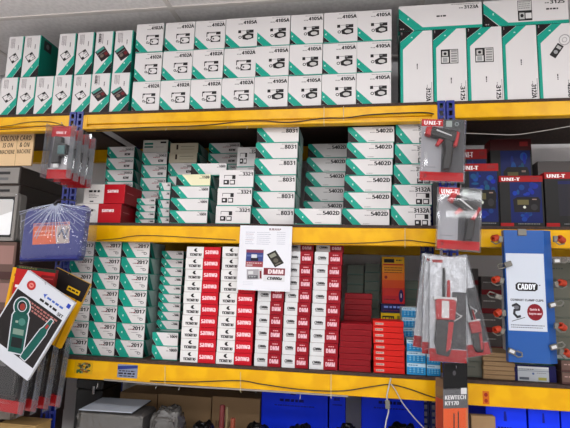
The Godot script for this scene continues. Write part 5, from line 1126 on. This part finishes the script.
func cables():
	var dk := mat(Color(0.16, 0.11, 0.07), 0.5); var pale := mat(Color(0.70, 0.69, 0.68), 0.4)
	cable("cable", [[-10, 127.5], [10, 125.5], [25, 122.6], [42, 121.4], [56, 123], [66, 127]], 0.006, 0.0016, dk, "upper dark wire looped along the top beam by the lettered cardboard sign")
	cable("cable", [[-10, 130], [20, 128.2], [40, 126.2], [60, 125.4], [68, 127.5]], 0.007, 0.0016, dk, "lower dark wire along the top beam by the lettered cardboard sign")
	cable("cable", [[96, 130.5], [140, 127.6], [200, 125.6], [240, 121.6], [262, 121], [290, 122.2], [325, 118.2], [345, 118.0], [372, 114.6], [420, 112.5], [434, 114]], 0.0075, 0.0026, dk, "long dark wire tied along the top yellow beam")
	cable("cable", [[97, 240.2], [118, 238.6], [130, 236.4], [150, 235.4], [200, 238], [236, 240]], 0.005, 0.0016, dk, "thin dark wire along the middle beam, by the sagging end")
	cable("cable", [[292, 243], [340, 243.4], [372, 242.6], [404, 240.2], [420, 241.6], [436, 243.6]], 0.005, 0.0018, dk, "thin dark wire along the middle beam under the flat cartons")
	cable("cable", [[150, 381], [190, 382.0], [238, 380.6], [262, 384.2], [300, 389.4], [340, 391.0], [372, 386.6], [390, 384.6], [408, 388.6], [428, 395.6], [440, 399]], 0.005, 0.0022, dk, "dark wire tied along the lowest yellow beam")
	cable("cable_conduit", [[104, 379.6], [180, 385.8], [260, 390.6], [348, 396.4]], 0.002, 0.0042, mat(Color(0.55, 0.52, 0.50), 0.4), "pale conduit under the edge of the lowest beam", "conduit")
	cable("white_wire", [[464, 133.2], [490, 134.2], [514, 134.8], [540, 131.4], [575, 125.4]], 0.015, 0.0018, mat(Color(0.62, 0.60, 0.58), 0.4), "pale wire sagging under the top beam above the blue picture boxes")
	cable("hanging_cable", [[391, 378], [389, 386], [387, 396], [388, 404], [388.5, 412], [386, 422], [384, 440]], 0.012, 0.003, pale, "white cord with inline switch hanging from the lowest beam")
	cable("hanging_cable", [[391, 384], [396, 391], [402, 402], [412, 415], [420, 424], [430, 434]], 0.012, 0.0022, pale, "white cord slanting away from the tied knot on lowest beam")
	var sw := at(387.6, 404.5, 0.014); var b := MB.new(); b.prism(r2(-0.009, -0.016, 0.009, 0.016, 0.005), -0.006, 0.007, 0.002)
	var o := solo("inline_switch", b, mat(Color(0.42, 0.42, 0.40), 0.5), "grey inline switch on the white hanging cord", "switch"); o.position = sw
	var tie := 0
	for q in [[324, 107.5, 124.5], [343.5, 107.0, 119.0], [405, 229, 247], [240.5, 373, 392], [331, 375, 398], [165, 367, 384]]:
		var p := at(q[0], q[1], 0.005); var p2 := at(q[0], q[2], 0.006)
		b = MB.new(); b.tube([p + Vector3(0, 0.002, -0.02), p + Vector3(0, 0.003, 0.0), p2, p2 + Vector3(0.001, -0.004, -0.01)], 0.0014, 6)
		solo("cable_tie", b, mat(Color(0.80, 0.74, 0.55), 0.4), ["pale cable tie on the top beam, above the dark gap", "pale cable tie on the top beam, under the squarish tester cartons", "pale cable tie on the middle beam", "pale cable tie on the lowest beam below bright red meter cartons", "pale cable tie on the lowest beam below dark red meter cartons", "pale cable tie on the lowest beam below slim cartons"][tie], "cable tie", "cable ties on the beams"); tie += 1
	for q in [[166, 129], [186.5, 128], [227.5, 127], [247, 127.5], [152, 241.5], [97, 386.5], [156, 386.5], [179, 388], [256, 391], [300, 397]]:        # hook ends of wire
		b = MB.new(); var p := at(q[0], q[1], -0.006); b.tube([p + Vector3(0, 0.012, -0.004), p + Vector3(0.001, 0.0, 0.0), p + Vector3(0.0, -0.008, 0.003)], 0.0012, 6)
		solo("wire_end", b, pale, "short pale wire end poking below the %s yellow beam" % ("top" if q[1] < 150 else ("middle" if q[1] < 300 else "lowest")), "wire", "wire ends under the beams")

# ---------------------------------------------------------------- bay beyond the rack post, and the gear under the low shelf
func lump(called: String, c: Vector3, r: Vector3, m: Material, label: String, category: String, sd: int, rough := 0.25, group := ""):       # a crumpled bag
	var nz := FastNoiseLite.new(); nz.seed = sd; nz.frequency = 1.0; nz.fractal_octaves = 3; nz.noise_type = FastNoiseLite.TYPE_CELLULAR; nz.cellular_return_type = FastNoiseLite.RETURN_DISTANCE
	var n2 := FastNoiseLite.new(); n2.seed = sd + 1; n2.frequency = 1.0
	var b := MB.new()
	b.sheet(func(u: float, v: float) -> Vector3:
		var th := v * PI; var ph := -u * TAU
		var d := Vector3(sin(th) * cos(ph), cos(th), sin(th) * sin(ph))
		var s := Vector3(signf(d.x) * pow(absf(d.x), 0.6), signf(d.y) * pow(absf(d.y), 0.55), signf(d.z) * pow(absf(d.z), 0.6))
		var k := 1.0 + rough * (nz.get_noise_3dv(d * 2.6) + 0.3) + rough * 0.8 * n2.get_noise_3dv(d * 2.0)
		var p := s * r * k
		if p.y < -r.y: p.y = -r.y
		return p + Vector3(0, r.y, 0), 56, 30)
	var o := solo(called, b, m, label, category, group); o.position = c
func beyond():
	var z := 0.03
	var by := at(8, 241.5, 0.0).y
	var n := 6; var h := (by - BASE_Y) / n
	for i in n:
		var xa := on_level(-40.0, by, -0.006); var xb := on_level(17.0, by, -0.006)
		one("pink_carton", "pink", xb - xa, h - 0.0008, 0.5, Vector3((xa + xb) / 2 + rng.randf_range(-0.01, 0.0), BASE_Y + i * h, -0.006 - rng.randf() * 0.008), 0.0, "dull pink carton, %s, stack under floodlight and grey cases" % level(i, n), "dull pink cartons")
	# grey drawer cases
	var cy := [241.5, 219.0, 200.5, 184.5, 166.0]
	var zc := -0.075
	for i in 4:
		var y0 := by + 0.001 if i == 0 else at(10, cy[i], zc).y
		var y1 := at(10, cy[i + 1], zc).y
		var xa := on_level(-45.0, y1, zc); var xb := on_level(20.6 - 1.5 * (3 - i) * 0.6, y1, zc)
		var t := thing("grey_case", "grey metal drawer case, %s, beneath the lettered cardboard sign" % level(i, 4), "case", Transform3D(Basis.IDENTITY, Vector3((xa + xb) / 2, y0 + 0.0004, zc)), "grey metal cases stacked")
		var w := xb - xa; var hh := y1 - y0 - 0.001
		part("case_body", boxed(Vector3(-w / 2, 0, -0.40), Vector3(w / 2, hh, -0.004), 0.003), M.case_shell, t)
		part("drawer_front", boxed(Vector3(-w / 2 + 0.004, 0.006, -0.004), Vector3(w / 2 - 0.004, hh - 0.008, 0.0), 0.001), M.grey_metal, t)
		part("slot_handle", boxed(Vector3(w * 0.16, hh * 0.55, 0.0), Vector3(w * 0.36, hh * 0.70, 0.002), 0.0005), M.black_plastic, t)
		part("label_holder", boxed(Vector3(w * 0.18, hh * 0.24, 0.0), Vector3(w * 0.34, hh * 0.38, 0.0015), 0.0005), M.grey_plastic, t)
	# lettered brown carton
	var yb := at(10, 166.0, zc).y
	var zs := -0.078
	var xa := on_level(-30.0, yb, zs); var xb := on_level(31.0, yb, zs); var hs := at(16, 131.5, zs).y - yb
	var w := xb - xa
	var a := Art.new(w * 1000, hs * 1000, Color(0.86, 0.74, 0.58), 1.8)
	var W := w * 1000; var H := hs * 1000
	for k in 50: a.rect(rng.randf() * W, rng.randf() * H, rng.randf_range(8, 40), 0.8, Color(0.80, 0.68, 0.52))
	var pen := Color(0.25, 0.20, 0.17)
	a.text("COLOUR CARD", W * 0.46, H * 0.12, H * 0.15, pen, W * 0.50, 0.0, 0.1); a.text("IS ON", W * 0.50, H * 0.34, H * 0.13, pen, W * 0.17, 0, 0.1); a.text("MACHINE", W * 0.47, H * 0.54, H * 0.12, pen, W * 0.24); a.text("& ON", W * 0.78, H * 0.33, H * 0.13, pen, W * 0.16, 0, 0.1); a.text("MACHINE", W * 0.75, H * 0.53, H * 0.12, pen, W * 0.22)
	a.rect(W * 0.733, 0, 1.6, H, Color(0.50, 0.38, 0.26)); a.rect(W * 0.74, 0, 1.0, H, Color(0.86, 0.73, 0.56))
	var t := thing("cardboard_sign", "flat light brown cardboard sign with black handwriting on the grey cases", "sign", Transform3D(Basis.IDENTITY, Vector3((xa + xb) / 2, yb + 0.0015, zs)))
	part("backing_board", boxed(Vector3(-w / 2, 0, -0.012), Vector3(w / 2, hs, -0.002), 0.002), mat(Color(0.70, 0.57, 0.42), 0.85), t)
	part("front_panel", boxed(Vector3(-w / 2 + 0.001, 0.001, -0.002), Vector3(w / 2 - 0.001, hs - 0.001, 0.0), 0.0006), printed(a, 0.85, 0.2), t)
	# floodlight
	var zf := 0.0
	var f := placed(Vector2(-34, 193.5), Vector2(18.5, 194.5), Vector2(-34, 241), zf)
	var fw: float = f.w; var fh: float = f.h
	t = thing("floodlight", "grey framed floodlight with white glass face beside the bagged blue case", "floodlight", Transform3D(Basis.IDENTITY, Vector3(f.xf.origin.x, by + 0.003, -0.016)))
	var b := MB.new(); b.prism(r2(-fw / 2, 0, fw / 2, fh, 0.016), -0.05, -0.002, 0.004); part("housing", b, M.grey_metal, t)
	b = MB.new()
	var fr := 0.018
	b.prism(PackedVector2Array([Vector2(-fw / 2, 0), Vector2(fw / 2, 0), Vector2(fw / 2 - fr, fr), Vector2(-fw / 2 + fr, fr)]), -0.002, 0.012, 0.003); b.prism(PackedVector2Array([Vector2(-fw / 2, fh), Vector2(fw / 2, fh), Vector2(fw / 2 - fr, fh - fr), Vector2(-fw / 2 + fr, fh - fr)]), -0.002, 0.012, 0.003)
	b.prism(PackedVector2Array([Vector2(fw / 2, 0), Vector2(fw / 2, fh), Vector2(fw / 2 - fr, fh - fr), Vector2(fw / 2 - fr, fr)]), -0.002, 0.012, 0.003); b.prism(PackedVector2Array([Vector2(-fw / 2, 0), Vector2(-fw / 2, fh), Vector2(-fw / 2 + fr, fh - fr), Vector2(-fw / 2 + fr, fr)]), -0.002, 0.012, 0.003)
	part("front_frame", b, M.grey_metal, t)
	b = MB.new(); b.prism(r2(-fw / 2 + fr, fr, fw / 2 - fr, fh - fr, 0.01), -0.002, 0.001, 0.0); part("gasket", b, M.black_plastic, t)
	b = MB.new(); b.prism(r2(-fw / 2 + fr + 0.012, fr + 0.012, fw / 2 - fr - 0.012, fh - fr - 0.012, 0.008), 0.001, 0.0022, 0.0); part("reflector_pane", b, mat(Color(0.93, 0.93, 0.93), 0.25), t)
	b = MB.new(); b.prism(PackedVector2Array([Vector2(fw / 2 - fr - 0.014, fh * 0.62), Vector2(fw / 2 - fr - 0.014, fh - fr - 0.014), Vector2(-fw * 0.1, fh - fr - 0.014), Vector2(fw * 0.1, fh * 0.5)]), 0.0022, 0.003, 0.0); part("reflector_fold", b, mat(Color(0.78, 0.77, 0.76), 0.3), t)
	for s in [[1, 1], [1, -1]]:
		b = MB.new(); b.xf = Transform3D(Basis(Vector3.RIGHT, PI / 2), Vector3(fw / 2 - 0.009, fh / 2 + s[1] * (fh / 2 - 0.009), 0.012)); b.lathe([Vector2(0.0, 0.003), Vector2(0.003, 0.0025), Vector2(0.0035, 0.0)], 10); part("screw", b, M.chrome, t)
func under():
	var y := BASE_Y
	# black case far in, white sheets on grey wrapped bundles
	var c := at(86, 400, -0.22)
	var t := thing("black_case", "black hard case deep under the low shelf beside the white sheets", "case", Transform3D(Basis.IDENTITY, Vector3(c.x, y, -0.24)))
	var top := at(86, 379, -0.24).y - y
	part("case_body", boxed(Vector3(-0.07, 0, -0.2), Vector3(0.07, top - 0.05, 0), 0.006), M.black_plastic, t); part("case_lid", boxed(Vector3(-0.072, top - 0.048, -0.2), Vector3(0.072, top, 0.002), 0.006), M.black_plastic, t); part("latch", boxed(Vector3(0.02, top - 0.07, 0.002), Vector3(0.035, top - 0.03, 0.008), 0.001), M.chrome, t)
	var sy := at(110, 413.5, 0.0).y
	t = thing("wrapped_bundle", "grey plastic-wrapped bundle carrying the white sheets under the low shelf", "bundle", Transform3D(Basis.IDENTITY, Vector3(on_level(110.5, sy, -0.02), y, -0.1)))
	var bw := on_level(142, sy, -0.02) - on_level(79, sy, -0.02)
	var nz := FastNoiseLite.new(); nz.seed = 3; nz.frequency = 6.0
	var b := MB.new()
	b.box(Vector3(-bw / 2, 0, -0.08), Vector3(bw / 2, sy - y - 0.004, 0.085), 0.012); part("bundle_core", b, mat(Color(0.25, 0.24, 0.235), 0.7), t)
	b = MB.new()
	b.sheet(func(u: float, v: float) -> Vector3: return Vector3((u - 0.5) * (bw + 0.01), (sy - y - 0.012) * (1 - v) + 0.006 + 0.004 * nz.get_noise_2d(u, v), 0.092 + 0.010 * nz.get_noise_2d(u * 1.5, v * 1.5) - 0.01 * pow(absf(u - 0.5) * 2, 8)), 40, 24); part("wrap_film", b, clear(0.22, 0.15, Color(0.6, 0.59, 0.57)), t)
	t = thing("white_sheets", "stack of white sheets with dark edge lying on the wrapped bundle", "paper sheet", Transform3D(Basis(Vector3.UP, 0.05), Vector3(on_level(113, sy, -0.1), sy - 0.0028, -0.1)))
	part("dark_board", boxed(Vector3(-bw * 0.40, 0, -0.13), Vector3(bw * 0.44, 0.005, 0.09), 0.001), M.black_plastic, t); part("top_sheet", boxed(Vector3(-bw * 0.39, 0.005, -0.128), Vector3(bw * 0.43, 0.008, 0.087), 0.0006), mat(Color(0.76, 0.79, 0.84), 0.45), t)
	var gp := clear(0.85, 0.25, Color(0.36, 0.35, 0.34))
	lump("plastic_bag", Vector3(on_level(168, 0.9, -0.12), y, -0.12), Vector3(0.075, 0.5 * (at(160, 404, -0.06).y - y) * 0.94, 0.07), gp, "crumpled grey plastic bag beside the wrapped bundle", "plastic bag", 3, 0.2)
	var i := 0
	for q in [[202, 414], [256, 416], [299, 417], [348, 418], [404, 417]]:
		lump("black_bag", Vector3(on_level(q[0], 0.85, -0.1), y, -0.1), Vector3([0.05, 0.06, 0.06, 0.07, 0.075][i], 0.5 * (at(q[0], q[1] + 2, -0.1).y - y) * 0.93, 0.08), mat(Color(0.05, 0.047, 0.047), 0.35), "black plastic bag under the low shelf, %s" % ["beside the crumpled grey bag", "beside the upright tubes", "before the wide shaded blue carton", "before the narrow blue carton", "behind the white cord"][i], "plastic bag", 20 + i, 0.2, "black bags under the low shelf"); i += 1
	for q in [[222.5, 405, Color(0.36, 0.07, 0.07), 0.011, "dark red"], [227.3, 407, Color(0.42, 0.36, 0.24), 0.006, "beige"], [233.0, 418, Color(0.48, 0.20, 0.10), 0.010, "rust brown"]]:
		var p := at(q[0], q[1], 0.0); b = MB.new(); b.lathe([Vector2(0, 0), Vector2(q[3], 0), Vector2(q[3], p.y - y - 0.003), Vector2(q[3] * 0.8, p.y - y), Vector2(q[3] * 0.55, p.y - y), Vector2(q[3] * 0.55, p.y - y - 0.02), Vector2(0, p.y - y - 0.02)], 16)
		var o := solo("upright_tube", b, mat(q[2], 0.4), q[4] + " tube standing among the black bags under the low shelf", "tube", "upright tubes"); o.position = Vector3(p.x, y, 0.0)
	# fittings in a torn bag on a tall carton before the blue posts
	var ty := at(22, 424.5, 0.12).y
	t = thing("tall_beige_carton", "tall beige carton on the floor in front of the blue posts", "carton", Transform3D(Basis.IDENTITY, Vector3(on_level(18, ty, 0.12), 0, 0.12)))
	part("carton_body", boxed(Vector3(-0.085, 0, -0.10), Vector3(0.085, ty - 0.006, 0.0), 0.002), mat(Color(0.62, 0.50, 0.30), 0.8), t); part("carton_lid", boxed(Vector3(-0.087, ty - 0.0055, -0.102), Vector3(0.087, ty, 0.002), 0.001), mat(Color(0.62, 0.50, 0.30), 0.8), t)
	lump("fittings_bag", Vector3(on_level(8, ty, 0.07), ty + 0.001, 0.07), Vector3(0.045, 0.5 * (at(8, 406, 0.07).y - ty) * 0.9, 0.035), mat(Color(0.46, 0.42, 0.38), 0.5), "pale lumpy bag of fittings on the tall beige carton", "bag", 41, 0.3)
